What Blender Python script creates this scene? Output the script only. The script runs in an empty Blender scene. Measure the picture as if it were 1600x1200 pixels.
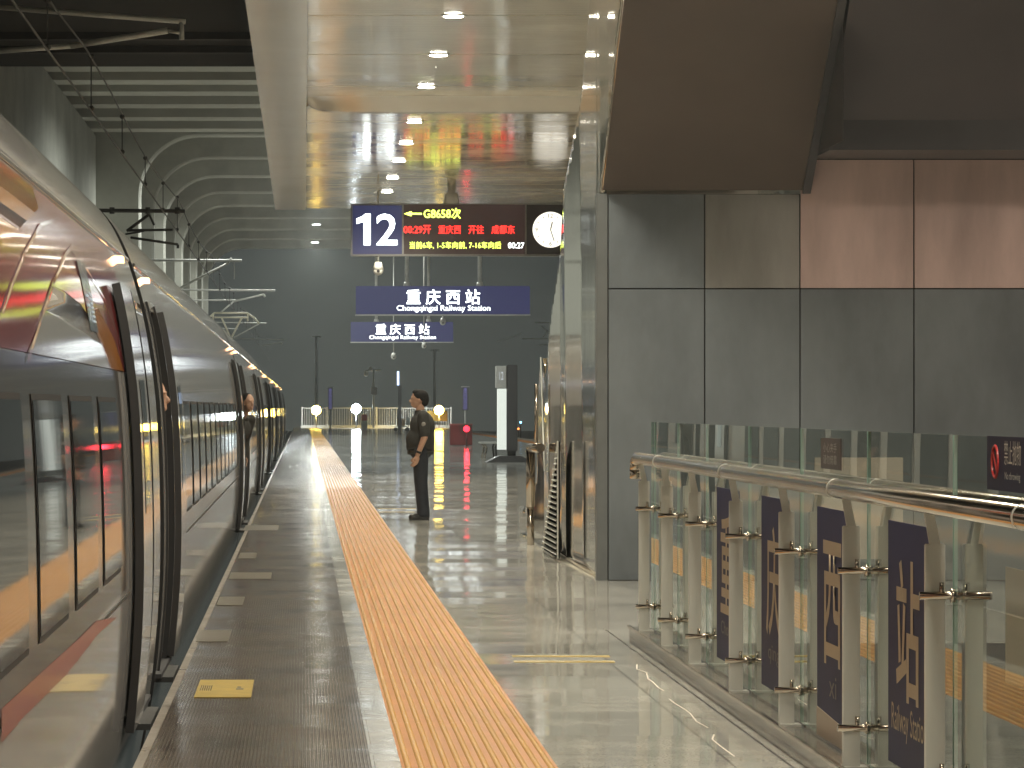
import bpy, bmesh, math, random
from mathutils import Vector, Matrix, noise
from mathutils.geometry import delaunay_2d_cdt
random.seed(7)
S = bpy.context.scene
C = S.collection
# ------------------------------------------------------------------ camera, sky, exposure
F, CX, CY, H = 5546.0, 474.0, 636.0, 1.5          # focal length and vanishing point in photo pixels, eye height in metres
cam = bpy.data.objects.new('camera', bpy.data.cameras.new('camera'))
C.objects.link(cam)
cam.location = (0, 0, H); cam.rotation_euler = (math.radians(90), 0, 0)
cam.data.sensor_width = 36; cam.data.lens = F/1600*36
cam.data.shift_x = (800-CX)/1600; cam.data.shift_y = (CY-600)/1600
cam.data.clip_start = 0.5; cam.data.clip_end = 3000
S.camera = cam
W = bpy.data.worlds.new("World"); S.world = W; W.use_nodes = True
wn = W.node_tree; bg = wn.nodes['Background']
tc = wn.nodes.new('ShaderNodeTexCoord'); sx = wn.nodes.new('ShaderNodeSeparateXYZ'); rp = wn.nodes.new('ShaderNodeValToRGB')
wn.links.new(tc.outputs['Generated'], sx.inputs[0]); wn.links.new(sx.outputs['Z'], rp.inputs[0]); wn.links.new(rp.outputs[0], bg.inputs[0])
rp.color_ramp.elements[0].position = 0.0; rp.color_ramp.elements[0].color = (0.036, 0.041, 0.038, 1)   # city glow low in the night haze
rp.color_ramp.elements[1].position = 0.06; rp.color_ramp.elements[1].color = (0.024, 0.028, 0.027, 1)
bg.inputs[1].default_value = 1.0
S.view_settings.view_transform = 'Standard'; S.view_settings.look = 'None'
S.view_settings.exposure = 0.6; S.view_settings.gamma = 1.0
S.cycles.max_bounces = 10; S.cycles.glossy_bounces = 6; S.cycles.transparent_max_bounces = 24
S.cycles.sample_clamp_indirect = 6.0
LAMP_W = 900.0
# ------------------------------------------------------------------ helpers
def P(px, py, z): return Vector(((px-CX)*z/F, z, H+(CY-py)*z/F))
def on_x(px, py, X):
    z = X*F/(px-CX); return Vector((X, z, H+(CY-py)*z/F))
def fl(px, py, h=0.0):
    z = (H-h)*F/(py-CY); return Vector(((px-CX)*z/F, z, h))
def link(o, parent=None):
    C.objects.link(o)
    if parent is not None: o.parent = parent
    return o
def tag(o, label, cat, group=None):
    o['label'] = label; o['category'] = cat
    if group: o['group'] = group
    return o
def thing(name, label, cat, group=None, loc=(0, 0, 0)):
    o = bpy.data.objects.new(name, None); link(o); o.location = loc; o.empty_display_size = .2
    return tag(o, label, cat, group)
class MB:
    def __init__(s): s.bm = bmesh.new()
    def box(s, x0, x1, y0, y1, z0, z1):
        vs = [s.bm.verts.new(p) for p in ((x0,y0,z0),(x1,y0,z0),(x1,y1,z0),(x0,y1,z0),(x0,y0,z1),(x1,y0,z1),(x1,y1,z1),(x0,y1,z1))]
        for f in ((0,3,2,1),(4,5,6,7),(0,1,5,4),(1,2,6,5),(2,3,7,6),(3,0,4,7)): s.bm.faces.new([vs[i] for i in f])
        return s
    def cyl(s, a, b, r0, r1=None, n=16, caps=True):
        a, b = Vector(a), Vector(b); r1 = r0 if r1 is None else r1
        d = (b-a).normalized(); u = d.orthogonal().normalized(); v = d.cross(u)
        A = [s.bm.verts.new(a+(u*math.cos(t)+v*math.sin(t))*r0) for t in [2*math.pi*i/n for i in range(n)]]
        B = [s.bm.verts.new(b+(u*math.cos(t)+v*math.sin(t))*r1) for t in [2*math.pi*i/n for i in range(n)]]
        for i in range(n):
            f = s.bm.faces.new((A[i], A[(i+1)%n], B[(i+1)%n], B[i])); f.smooth = n > 6
        if caps: s.bm.faces.new(A[::-1]); s.bm.faces.new(B)
        return s
    def path(s, pts, r, n=10):
        for i in range(len(pts)-1): s.cyl(pts[i], pts[i+1], r, r, n)
        for p in pts[1:-1]: s.ball(p, r, 8)
        return s
    def ball(s, c, r, n=16, sc=(1,1,1)):
        m = Matrix.Translation(c) @ Matrix.Diagonal((sc[0], sc[1], sc[2], 1))
        g = bmesh.ops.create_uvsphere(s.bm, u_segments=n, v_segments=max(6, n//2+2), radius=r, matrix=m)
        for v in g['verts']:
            for f in v.link_faces: f.smooth = True
        return s
    def prism(s, pts, off):
        """polygon pts (3D, in one plane) extruded by vector off"""
        off = Vector(off); A = [s.bm.verts.new(p) for p in pts]; B = [s.bm.verts.new(Vector(p)+off) for p in pts]
        n = len(pts); s.bm.faces.new(A); s.bm.faces.new(B[::-1])
        for i in range(n): s.bm.faces.new((A[i], B[i], B[(i+1)%n], A[(i+1)%n]))
        return s
    def sheet(s, rows, smooth=True):
        """grid of points"""
        V = [[s.bm.verts.new(p) for p in r] for r in rows]
        for i in range(len(V)-1):
            for j in range(len(V[0])-1):
                f = s.bm.faces.new((V[i][j], V[i][j+1], V[i+1][j+1], V[i+1][j])); f.smooth = smooth
        return s
    def build(s, name, mat, parent=None, recalc=True, bevel=0):
        if bevel:
            bmesh.ops.bevel(s.bm, geom=s.bm.edges[:], offset=bevel, segments=2, affect='EDGES', clamp_overlap=True)
        if recalc: bmesh.ops.recalc_face_normals(s.bm, faces=s.bm.faces)
        me = bpy.data.meshes.new(name); s.bm.to_mesh(me); s.bm.free()
        if mat: me.materials.append(mat)
        return link(bpy.data.objects.new(name, me), parent)
def struct(o): o['kind'] = 'structure'; return o
# ------------------------------------------------------------------ materials
def mat(name, col, rough=.5, metal=0.0, coat=0.0, spec=.5, var=0.0, vscale=3.0, bump=0.0, bscale=40.0, rvar=0.0, stretch=None, aniso=0.0):
    m = bpy.data.materials.new(name); m.use_nodes = True
    nt = m.node_tree; b = nt.nodes['Principled BSDF']
    b.inputs['Base Color'].default_value = (*col, 1); b.inputs['Roughness'].default_value = rough
    b.inputs['Metallic'].default_value = metal; b.inputs['Coat Weight'].default_value = coat
    b.inputs['Coat Roughness'].default_value = .04; b.inputs['Specular IOR Level'].default_value = spec
    if var or bump or rvar:
        t = nt.nodes.new('ShaderNodeTexCoord'); mp = nt.nodes.new('ShaderNodeMapping')
        nt.links.new(t.outputs['Object'], mp.inputs[0])
        if stretch: mp.inputs['Scale'].default_value = stretch
    if var or rvar:
        n = nt.nodes.new('ShaderNodeTexNoise'); n.inputs['Scale'].default_value = vscale; n.inputs['Detail'].default_value = 6
        n.inputs['Roughness'].default_value = .65
        nt.links.new(mp.outputs[0], n.inputs['Vector'])
    if var:
        r = nt.nodes.new('ShaderNodeValToRGB'); nt.links.new(n.outputs['Fac'], r.inputs[0])
        r.color_ramp.elements[0].position = .3; r.color_ramp.elements[1].position = .7
        r.color_ramp.elements[0].color = (*[c*(1-var) for c in col], 1); r.color_ramp.elements[1].color = (*[min(1, c*(1+var)) for c in col], 1)
        nt.links.new(r.outputs[0], b.inputs['Base Color'])
    if rvar:
        mr = nt.nodes.new('ShaderNodeMapRange'); nt.links.new(n.outputs['Fac'], mr.inputs[0])
        mr.inputs[1].default_value = .3; mr.inputs[2].default_value = .7
        mr.inputs[3].default_value = max(0, rough-rvar); mr.inputs[4].default_value = rough+rvar
        nt.links.new(mr.outputs[0], b.inputs['Roughness'])
    if bump:
        n2 = nt.nodes.new('ShaderNodeTexNoise'); n2.inputs['Scale'].default_value = bscale; n2.inputs['Detail'].default_value = 3
        bp = nt.nodes.new('ShaderNodeBump'); bp.inputs['Strength'].default_value = bump; bp.inputs['Distance'].default_value = .01
        nt.links.new(mp.outputs[0], n2.inputs['Vector']); nt.links.new(n2.outputs['Fac'], bp.inputs['Height']); nt.links.new(bp.outputs[0], b.inputs['Normal'])
        nt.links.new(bp.outputs[0], b.inputs['Coat Normal'])
    return m
def emit(name, col, s):
    m = bpy.data.materials.new(name); m.use_nodes = True; b = m.node_tree.nodes['Principled BSDF']
    b.inputs['Base Color'].default_value = (*[c*.3 for c in col], 1); b.inputs['Emission Color'].default_value = (*col, 1); b.inputs['Emission Strength'].default_value = s
    return m
def glassmat(name, tint, rough=0.0):
    m = bpy.data.materials.new(name); m.use_nodes = True; nt = m.node_tree; nt.nodes.clear()
    o = nt.nodes.new('ShaderNodeOutputMaterial'); mx = nt.nodes.new('ShaderNodeMixShader'); fr = nt.nodes.new('ShaderNodeFresnel'); fr.inputs[0].default_value = 1.5
    tr = nt.nodes.new('ShaderNodeBsdfTransparent'); tr.inputs[0].default_value = (*tint, 1)
    gl = nt.nodes.new('ShaderNodeBsdfGlossy'); gl.inputs['Roughness'].default_value = rough; gl.inputs[0].default_value = (.95, 1, .97, 1)
    ge = nt.nodes.new('ShaderNodeNewGeometry'); ma = nt.nodes.new('ShaderNodeMath'); ma.operation = 'SUBTRACT'; ma.use_clamp = True
    nt.links.new(fr.outputs[0], ma.inputs[0]); nt.links.new(ge.outputs['Backfacing'], ma.inputs[1])
    nt.links.new(ma.outputs[0], mx.inputs[0]); nt.links.new(tr.outputs[0], mx.inputs[1]); nt.links.new(gl.outputs[0], mx.inputs[2]); nt.links.new(mx.outputs[0], o.inputs[0])
    return m
def tilemat(name, col, rough, size, jit, joint=.006, var=.12, vscale=1.5, mortar=.5, bump=.02, spec=.5, offset=0.0):
    """polished tiles: each one lies a hair off level; thin joints; cloudy stone"""
    m = mat(name, col, rough, spec=spec); nt = m.node_tree; b = nt.nodes['Principled BSDF']; L = nt.links.new
    t = nt.nodes.new('ShaderNodeTexCoord')
    n = nt.nodes.new('ShaderNodeTexNoise'); n.inputs['Scale'].default_value = vscale; n.inputs['Detail'].default_value = 8; n.inputs['Roughness'].default_value = .7
    L(t.outputs['Object'], n.inputs['Vector'])
    r = nt.nodes.new('ShaderNodeValToRGB'); L(n.outputs['Fac'], r.inputs[0])
    r.color_ramp.elements[0].position = .3; r.color_ramp.elements[1].position = .7
    r.color_ramp.elements[0].color = (*[c*(1-var) for c in col], 1); r.color_ramp.elements[1].color = (*[c*(1+var) for c in col], 1)
    br = nt.nodes.new('ShaderNodeTexBrick'); L(t.outputs['Object'], br.inputs['Vector'])
    br.inputs['Scale'].default_value = 1.0; br.inputs['Brick Width'].default_value = size[0]; br.inputs['Row Height'].default_value = size[1]
    br.inputs['Mortar Size'].default_value = joint; br.inputs['Mortar Smooth'].default_value = .2; br.offset = offset; br.squash = 1.0
    br.inputs['Color1'].default_value = (1, 1, 1, 1); br.inputs['Color2'].default_value = (.9, .9, .9, 1); br.inputs['Mortar'].default_value = (mortar, mortar, mortar, 1)
    mx = nt.nodes.new('ShaderNodeMix'); mx.data_type = 'RGBA'; mx.blend_type = 'MULTIPLY'; mx.inputs[0].default_value = 1
    L(r.outputs[0], mx.inputs[6]); L(br.outputs['Color'], mx.inputs[7]); L(mx.outputs[2], b.inputs['Base Color'])
    sp = nt.nodes.new('ShaderNodeTexNoise'); sp.inputs['Scale'].default_value = 90; sp.inputs['Detail'].default_value = 2; L(t.outputs['Object'], sp.inputs['Vector'])
    sr = nt.nodes.new('ShaderNodeMapRange'); L(sp.outputs['Fac'], sr.inputs[0]); sr.inputs[1].default_value = .3; sr.inputs[2].default_value = .7; sr.inputs[3].default_value = 1-var; sr.inputs[4].default_value = 1+var
    mm = nt.nodes.new('ShaderNodeMix'); mm.data_type = 'RGBA'; mm.blend_type = 'MULTIPLY'; mm.inputs[0].default_value = 1
    L(mx.outputs[2], mm.inputs[6]); L(sr.outputs[0], mm.inputs[7]); L(mm.outputs[2], b.inputs['Base Color'])
    rn = nt.nodes.new('ShaderNodeMapRange'); L(n.outputs['Fac'], rn.inputs[0]); rn.inputs[1].default_value = .35; rn.inputs[2].default_value = .65; rn.inputs[3].default_value = rough*.7; rn.inputs[4].default_value = rough*1.9; L(rn.outputs[0], b.inputs['Roughness'])
    # per-tile tilt
    sn = nt.nodes.new('ShaderNodeVectorMath'); sn.operation = 'SNAP'; sn.inputs[1].default_value = (size[0], size[1], 1000); L(t.outputs['Object'], sn.inputs[0])
    wh = nt.nodes.new('ShaderNodeTexWhiteNoise'); L(sn.outputs[0], wh.inputs['Vector'])
    su = nt.nodes.new('ShaderNodeVectorMath'); su.operation = 'SUBTRACT'; su.inputs[1].default_value = (.5, .5, .5); L(wh.outputs['Color'], su.inputs[0])
    ml = nt.nodes.new('ShaderNodeVectorMath'); ml.operation = 'MULTIPLY'; ml.inputs[1].default_value = (jit, jit, 0); L(su.outputs[0], ml.inputs[0])
    n2 = nt.nodes.new('ShaderNodeTexNoise'); n2.inputs['Scale'].default_value = 6; n2.inputs['Detail'].default_value = 3; L(t.outputs['Object'], n2.inputs['Vector'])
    bp = nt.nodes.new('ShaderNodeBump'); bp.inputs['Strength'].default_value = bump; bp.inputs['Distance'].default_value = .01; L(n2.outputs['Fac'], bp.inputs['Height'])
    ad = nt.nodes.new('ShaderNodeVectorMath'); ad.operation = 'ADD'; L(bp.outputs[0], ad.inputs[0]); L(ml.outputs[0], ad.inputs[1])
    no = nt.nodes.new('ShaderNodeVectorMath'); no.operation = 'NORMALIZE'; L(ad.outputs[0], no.inputs[0]); L(no.outputs[0], b.inputs['Normal'])
    return m
M = {}
M['floor'] = tilemat('polished granite', (.49, .48, .435), .065, (.9, .9), .021, .006, mortar=.4, var=.17)
M['band'] = tilemat('pale granite band', (.40, .40, .37), .12, (.3, .9), .006, .003)
M['ribtile'] = tilemat('ribbed dark tile', (.092, .076, .063), .13, (.6, .6), .030, .004, var=.2, mortar=.55)
M['edge'] = tilemat('edge stone', (.22, .195, .165), .3, (1, .9), .004, .005)
M['tactile'] = mat('tactile orange', (.43, .155, .012), .40, spec=.2, var=.14, vscale=1.2)
M['tactile_rib'] = mat('tactile rib highlight', (.68, .37, .10), .22, spec=.4, var=.08, vscale=1.0)  # rib highlights put into a paler colour than the grooves
M['concrete'] = mat('concrete', (.46, .455, .405), .85, var=.22, vscale=.5, bump=.2, bscale=8)
M['concrete_pale'] = mat('pale concrete', (.50, .49, .43), .8, var=.12, vscale=.4)
M['black'] = mat('near black ceiling', (.018, .018, .018), .9, var=.3, vscale=.6)  # near-black base tone for the slab and deck undersides
M['ballast'] = mat('track bed', (.08, .075, .07), .95, var=.4, vscale=9, bump=.8, bscale=14)
M['rail'] = mat('rail steel', (.3, .28, .26), .35, metal=1, var=.2)
M['darksteel'] = mat('dark galvanised', (.045, .045, .045), .55, metal=.3, var=.3)
M['greysteel'] = mat('grey galvanised', (.46, .46, .43), .5, metal=.2, var=.2)
M['wire'] = mat('copper wire', (.05, .05, .048), .6)
M['steel'] = mat('satin stainless', (.66, .66, .62), .30, metal=.4, var=.08, vscale=4, rvar=.05, stretch=(1, 1, .15))
M['chrome'] = mat('polished stainless', (.46, .41, .35), .17, metal=1, var=.06, vscale=3, bump=.04, bscale=3, rvar=.04)
M['mirror'] = mat('mirror stainless', (.62, .58, .50), .06, metal=1, var=.06, vscale=1.5, bump=.10, bscale=1.2, rvar=.03, stretch=(1, 1, .3))
M['white_body'] = mat('train white paint', (.39, .385, .375), .06, var=.04, vscale=.8, bump=.03, bscale=1.3)
M['red_body'] = mat('train red paint', (.20, .03, .032), .07, var=.08, vscale=.8, bump=.03, bscale=1.3)
M['orange_body'] = mat('train orange paint', (.46, .17, .025), .07, var=.08, vscale=.8, bump=.03, bscale=1.3)
M['gold_line'] = mat('train pale line', (.62, .40, .26), .25, coat=1)
M['band_body'] = mat('train charcoal band', (.075, .066, .058), .07, var=.1, vscale=.8, bump=.03, bscale=1.3)
M['train_glass'] = mat('train window glass', (.012, .012, .012), .03, bump=.015, bscale=2)
M['rubber'] = mat('black rubber', (.012, .012, .013), .55, var=.3)
M['interior'] = mat('dark train interior', (.03, .03, .032), .6, var=.3)
M['skirt'] = mat('dark underframe', (.03, .028, .026), .7, var=.4)
M['navy'] = mat('navy sign face', (.016, .018, .055), .5, spec=.15, var=.05)
M['sign_black'] = mat('display screen black', (.016, .008, .010), .25)
M['sign_frame'] = mat('sign frame grey', (.20, .20, .19), .45, metal=.5)
M['poster'] = mat('dark poster vinyl', (.022, .026, .090), .5, spec=.15, var=.1, vscale=2)
M['tan_text'] = mat('reflective tan lettering', (.42, .33, .22), .4)
M['wall_panel'] = mat('grey metal panel', (.172, .194, .210), .36, metal=.25, var=.24, vscale=1.1, rvar=.08, stretch=(1, 1, .45), bump=.02, bscale=8)
M['wall_panel_b'] = mat('painted pink light panel', (.60, .455, .42), .36, metal=.25, var=.2, vscale=1.3, rvar=.08, stretch=(1.6, 1, .4), bump=.02, bscale=8)  # pink cast light put into the base colour; the streaks are stains
M['wall_panel_c'] = mat('stained grey panel painted lit', (.29, .285, .27), .38, metal=.25, var=.2, vscale=1.3, rvar=.08, stretch=(1.4, 1, .35), bump=.02, bscale=8)  # paler than the plain grey panels, light on the upper wall painted in
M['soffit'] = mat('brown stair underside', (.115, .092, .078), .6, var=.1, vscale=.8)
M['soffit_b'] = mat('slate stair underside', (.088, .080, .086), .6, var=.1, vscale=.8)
M['glass'] = glassmat('railing glass', (.90, .93, .91))
M['glass_edge'] = mat('glass edge', (.25, .38, .33), .15)
def glass_box(b, name, parent):
    o = b.build(name, M['glass'], parent); o.data.materials.append(M['glass_edge'])
    for p in o.data.polygons:
        if abs(p.normal.x) < .5: p.material_index = 1
    return o
M['white_paint'] = mat('white painted metal', (.62, .62, .58), .4, var=.06)
M['grey_paint'] = mat('grey painted metal', (.5, .5, .48), .45, var=.1)
M['darkgrey'] = mat('dark grey paint', (.07, .07, .075), .4, var=.1)
M['yellow_paint'] = mat('yellow floor vinyl', (.42, .30, .06), .35, var=.25, vscale=6)
M['pale_plate'] = mat('worn pale floor plate', (.135, .12, .092), .3, var=.25, vscale=6)
M['red_paint'] = mat('dull red paint', (.10, .022, .022), .4, var=.1)
M['tan_box'] = mat('cardboard tan', (.45, .30, .16), .7, var=.1)
M['paper'] = mat('paper', (.55, .48, .40), .7, var=.05)
M['skin'] = mat('skin', (.42, .25, .17), .5, var=.08, vscale=12)
M['uniform'] = mat('dark uniform cloth', (.026, .026, .023), .85, var=.25, vscale=14, bump=.4, bscale=18)
M['trouser'] = mat('dark navy trousers', (.013, .016, .024), .85, var=.25, vscale=14, bump=.4, bscale=12)
M['blue_uniform'] = mat('navy blue uniform', (.02, .026, .09), .8, var=.2, vscale=14)
M['hair'] = mat('black hair', (.010, .009, .009), .85, spec=.2, var=.3, vscale=30, bump=.6, bscale=60)
M['shoe'] = mat('black leather', (.010, .010, .010), .3)
M['e_white'] = emit('lit white lettering', (.92, 1, .97), 3.2)
M['e_red'] = emit('red display dots', (1, .02, .015), 4.0)
M['e_yel'] = emit('yellow green display dots', (.80, 1, .12), 3.0)
M['e_lamp'] = emit('downlight lens', (1, .93, .78), 30)
M['e_cool'] = emit('cool lamp lens', (.92, 1, .96), 14)
M['e_clock'] = emit('backlit clock face', (1, .96, .84), .95)
M['e_ylamp'] = emit('yellow flood lens', (1, .70, .12), 40)
M['e_wlamp'] = emit('white flood lens', (.86, .97, 1), 70)
M['e_rlamp'] = emit('red signal lens', (1, .02, .04), 3.5)
M['e_door'] = emit('door indicator', (1, .52, .25), 3)
M['e_blue'] = emit('violet column lettering', (.28, .26, .75), .35)
M['e_totem'] = emit('lit totem poster', (.80, .86, .78), .6)
M['e_dim'] = emit('dim display lettering', (.55, .65, .70), .35)
M['e_num'] = emit('small lit symbol', (.7, .75, .8), .5)
M['e_orange'] = emit('amber marker', (1, .45, .02), 1.1)
# ceiling: fine slats run across the platform, each panel hangs a hair off level
def ceilmat():
    m = tilemat('slatted metal ceiling', (.72, .63, .44), .09, (12, 2.4), .010, .0, var=.05, vscale=.6, mortar=.9, bump=.02, spec=.6)
    nt = m.node_tree; b = nt.nodes['Principled BSDF']
    t = nt.nodes.new('ShaderNodeTexCoord'); w = nt.nodes.new('ShaderNodeTexWave'); w.wave_type = 'BANDS'; w.bands_direction = 'Y'
    w.inputs['Scale'].default_value = 1.6; nt.links.new(t.outputs['Object'], w.inputs['Vector'])
    bp = nt.nodes.new('ShaderNodeBump'); bp.inputs['Strength'].default_value = .045; bp.inputs['Distance'].default_value = .012
    nt.links.new(w.outputs['Fac'], bp.inputs['Height']); nt.links.new(b.inputs['Normal'].links[0].from_socket, bp.inputs['Normal'])
    nt.links.new(bp.outputs[0], b.inputs['Normal'])
    return m
M['ceil'] = ceilmat()
M['ceil_edge'] = mat('smooth cream metal fascia', (.62, .57, .46), .16, var=.05, vscale=.6, bump=.03, bscale=2)
# text ---------------------------------------------------------------
def text(name, s, o, ex, ey, width, height, m, parent, depth=.004, bold=0.0, vertical=False):
    """lettering as a flat mesh centred on o; ex, ey are the reading and up directions"""
    cu = bpy.data.curves.new(name, 'FONT'); cu.body = s; cu.align_x = 'CENTER'; cu.resolution_u = 3
    if bold: cu.offset = bold
    if vertical: cu.space_line = .95
    ob = bpy.data.objects.new(name, cu); C.objects.link(ob)
    dg = bpy.context.evaluated_depsgraph_get(); dg.update()
    me = bpy.data.meshes.new_from_object(ob.evaluated_get(dg)); bpy.data.objects.remove(ob)
    xs = [v.co.x for v in me.vertices]; ys = [v.co.y for v in me.vertices]
    if not xs: return None
    w, h = max(xs)-min(xs), max(ys)-min(ys); cx, cy = (max(xs)+min(xs))/2, (max(ys)+min(ys))/2
    sx_ = width/w; sy_ = (height/h) if height else sx_
    ex, ey, o = Vector(ex), Vector(ey), Vector(o); n = ex.cross(ey)
    for v in me.vertices: v.co = o+ex*((v.co.x-cx)*sx_)+ey*((v.co.y-cy)*sy_)+n*depth
    me.materials.clear(); me.materials.append(m); me.name = name
    return link(bpy.data.objects.new(name, me), parent)
FRONT = ((1, 0, 0), (0, 0, 1)); SIDE = ((0, -1, 0), (0, 0, 1))
def lamp_light(o, kind, energy, col, size, loc, rot=(0, 0, 0), cone=None):
    l = bpy.data.lights.new('lamp_light', kind); l.energy = energy; l.color = col
    if kind == 'AREA': l.shape = 'DISK'; l.size = size
    else: l.shadow_soft_size = size
    if cone: l.spot_size = math.radians(cone); l.spot_blend = .45
    ob = link(bpy.data.objects.new('lamp_light', l), o); ob.location = loc; ob.rotation_euler = rot
    return ob
# ------------------------------------------------------------------ ground, platform
Z_END = 258.0
XE, XB, XT0, XT1, XR = -.71, .285, .41, 1.06, 10.6
Y0 = -12.0
g = MB(); g.box(-40, XE-.25, -60, 420, -1.5, -1.35); g.box(XR+.25, 60, -60, 420, -1.5, -1.35); g.box(XE-.25, XR+.25, Z_END+.2, 420, -1.5, -1.35)
struct(g.build('ground', M['ballast']))
WX0, WX1, WY0, WY1 = 2.44, 4.6, 3.0, 22.6          # stair well behind the railing
g = MB(); g.box(XE+.10, WX0, Y0, Z_END, -1.4, -.03); g.box(WX1, XR, Y0, Z_END, -1.4, -.03); g.box(WX0, WX1, Y0, WY0, -1.4, -.03); g.box(WX0, WX1, WY1, Z_END, -1.4, -.03); g.build('platform_base', M['concrete']); struct(bpy.data.objects['platform_base'])
def flat(name, x0, x1, y0, y1, z0, z1, m): return struct(MB().box(x0, x1, y0, y1, z0, z1).build(name, m))
flat('platform_edge', XE, XE+.04, Y0, Z_END, -.16, .0, M['edge'])
# ribbed paving: real ribs along the platform
def ribs(name, x0, x1, n, h, duty, y0, y1, m, base=-.028):
    bm = MB(); pitch = (x1-x0)/n; pts = []
    for i in range(n):
        a = x0+i*pitch; w = pitch*duty; s = (pitch-w)*.25
        pts += [(a, -h), (a+s, -h), (a+2*s, 0), (a+2*s+w, 0), (a+3*s+w, -h)]
    pts.append((x1, -h))
    bm.sheet([[(x, y0, z) for x, z in pts], [(x, y1, z) for x, z in pts]], smooth=False)
    o = bm.build(name, m, recalc=False)
    if o.data.polygons[0].normal.z < 0: o.data.flip_normals()
    return struct(o)
ribs('ribbed_paving', XE+.04, XB, 58, .0035, .5, Y0, Z_END, M['ribtile'])
flat('pale_paving_band', XB, XT0, Y0, Z_END, -.03, 0, M['band'])
tb = ribs('tactile_paving', XT0, XT1, 12, .0, .5, Y0, Z_END, M['tactile'])
tr = MB(); pit = (XT1-XT0)/12
for i in range(12):
    c = XT0+pit*(i+.5)
    pr = [(-.014, .0005), (-.010, .0048), (-.005, .0062), (.005, .0062), (.010, .0048), (.014, .0005)]
    y = Y0
    while y < Z_END:                                   # the strip is laid in sections with a small break between them
        L_ = 4.8
        dx = random.uniform(-.0012, .0012); dz = 0
        tr.sheet([[(c+a+dx, yy, b+dz) for a, b in pr] for yy in (y+.004, y+L_-.004)]); y += L_
struct(tr.build('tactile_ribs', M['tactile_rib'], recalc=False))
for p in bpy.data.objects['tactile_ribs'].data.polygons[:1]:
    if p.normal.z < 0: bpy.data.objects['tactile_ribs'].data.flip_normals()
flat('platform_floor', XT1, 2.03, Y0, Z_END, -.03, 0, M['floor'])
flat('floor_groove', 2.03, 2.045, Y0, 24.0, -.03, -.010, M['rubber'])
flat('platform_floor_side', 2.045, WX0, Y0, 24.0, -.03, 0, M['floor'])
flat('platform_floor_beyond', WX1, XR-1.2, Y0, 24.0, -.03, 0, M['floor'])
flat('platform_floor_landing', WX0, WX1, WY1, 24.0, -.03, 0, M['floor'])
wl = thing('stairwell', 'dark stairwell with steps going down behind the glass railing', 'stairwell')
b = MB(); b.box(WX0-.02, WX0+.02, WY0, WY1, -1.4, -.001); b.box(WX1-.02, WX1+.02, WY0, WY1, -1.4, -.001); b.box(WX0+.02, WX1-.02, WY1-.04, WY1, -1.4, -.001); b.build('well_lining', M['darkgrey'], wl)
b = MB(); yy = 9.0; zz_ = -.15
while zz_ > -1.3: b.box(WX0+.02, WX1-.02, yy, yy+.3, -1.42, zz_); yy += .3; zz_ -= .15
b.box(WX0+.02, WX1-.02, yy, WY1-.04, -1.42, -1.36); b.build('steps', M['darkgrey'], wl)
flat('platform_floor_far', 2.03, XR-1.2, 24.0, Z_END, -.03, 0, M['floor'])
flat('tactile_paving_far', XR-1.2, XR-.6, Y0, Z_END, -.03, .002, M['tactile'])
flat('platform_edge_far', XR-.6, XR, Y0, Z_END, -.16, 0, M['edge'])
# tracks
for xc in (-2.48, 13.0):
    r = MB()
    for s in (-.75, .75): r.box(xc+s-.035, xc+s+.035, -40, 418, -1.35, -1.2)
    struct(r.build('railway_track', M['rail']))
# hairline crack in the granite beside the railing
ck = MB(); a = fl(990, 1038); b = fl(1145, 1180)
pts = [a.lerp(b, t)+Vector((random.uniform(-.025, .025), random.uniform(-.1, .1), 0)) for t in [i/16 for i in range(17)]]
for i in range(16):
    if i in (6, 12): continue
    p, q = pts[i], pts[i+1]; w = .004
    ck.sheet([[(p.x-w, p.y, .001), (p.x+w, p.y, .001)], [(q.x-w, q.y, .001), (q.x+w, q.y, .001)]])
struct(ck.build('floor_crack', mat('pale crack filler', (.62, .56, .48), .5)))
# floor stickers and plates
def decal(name, x0, x1, y0, y1, m, label, cat, z=.0035, group=None):
    r = thing(name, label, cat, group, ((x0+x1)/2, (y0+y1)/2, 0))
    o = MB().box(x0-(x0+x1)/2, x1-(x0+x1)/2, -(y1-y0)/2, (y1-y0)/2, 0, z).build('sheet', m, r)
    return r
def decal_px(name, pa, pb, m, label, cat, group=None, mn=.12):
    """pa, pb: near-left and far-right photo points on the floor"""
    a, b = fl(*pa), fl(*pb); return decal(name, a.x, a.x+abs(b.x-a.x)*1.0, min(a.y, b.y), max(a.y, b.y), m, label, cat, group=group)
st = decal_px('floor_sticker', (303, 1090), (397, 1063), M['yellow_paint'], 'yellow boarding sticker with striped end on the brown ribbed tiles nearest the camera', 'floor sticker')
w = .145; b0 = MB()
for k in range(6): b0.box(-.13+k*.011, -.125+k*.011, -.17, .17, .0035, .0045)
b0.build('stripes', M['ribtile'], st)
MB().box(.06, .10, -.10, -.02, .0035, .0045).build('symbol', M['darkgrey'], st)
MB().box(.065, .085, .03, .10, .0035, .0045).build('symbol', M['darkgrey'], st)
plates = [((306, 1003), (362, 985), 'worn pale floor plate just beyond the yellow boarding sticker'),
          ((338, 946), (383, 933), 'small grey floor plate on ribbed tiles close to the platform edge'),
          ((357, 905), (425, 895), 'wide pale floor plate, middle one along the platform edge'),
          ((372, 873), (402, 864), 'little faded floor plate hugging the platform edge'),
          ((380, 829), (436, 821), 'yellowish floor plate farthest along the brown ribbed tiles')]
for a, b, lb in plates: decal_px('floor_plate', a, b, M['pale_plate'], lb, 'floor plate', 'floor plates on the ribbed tiles')
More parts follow.
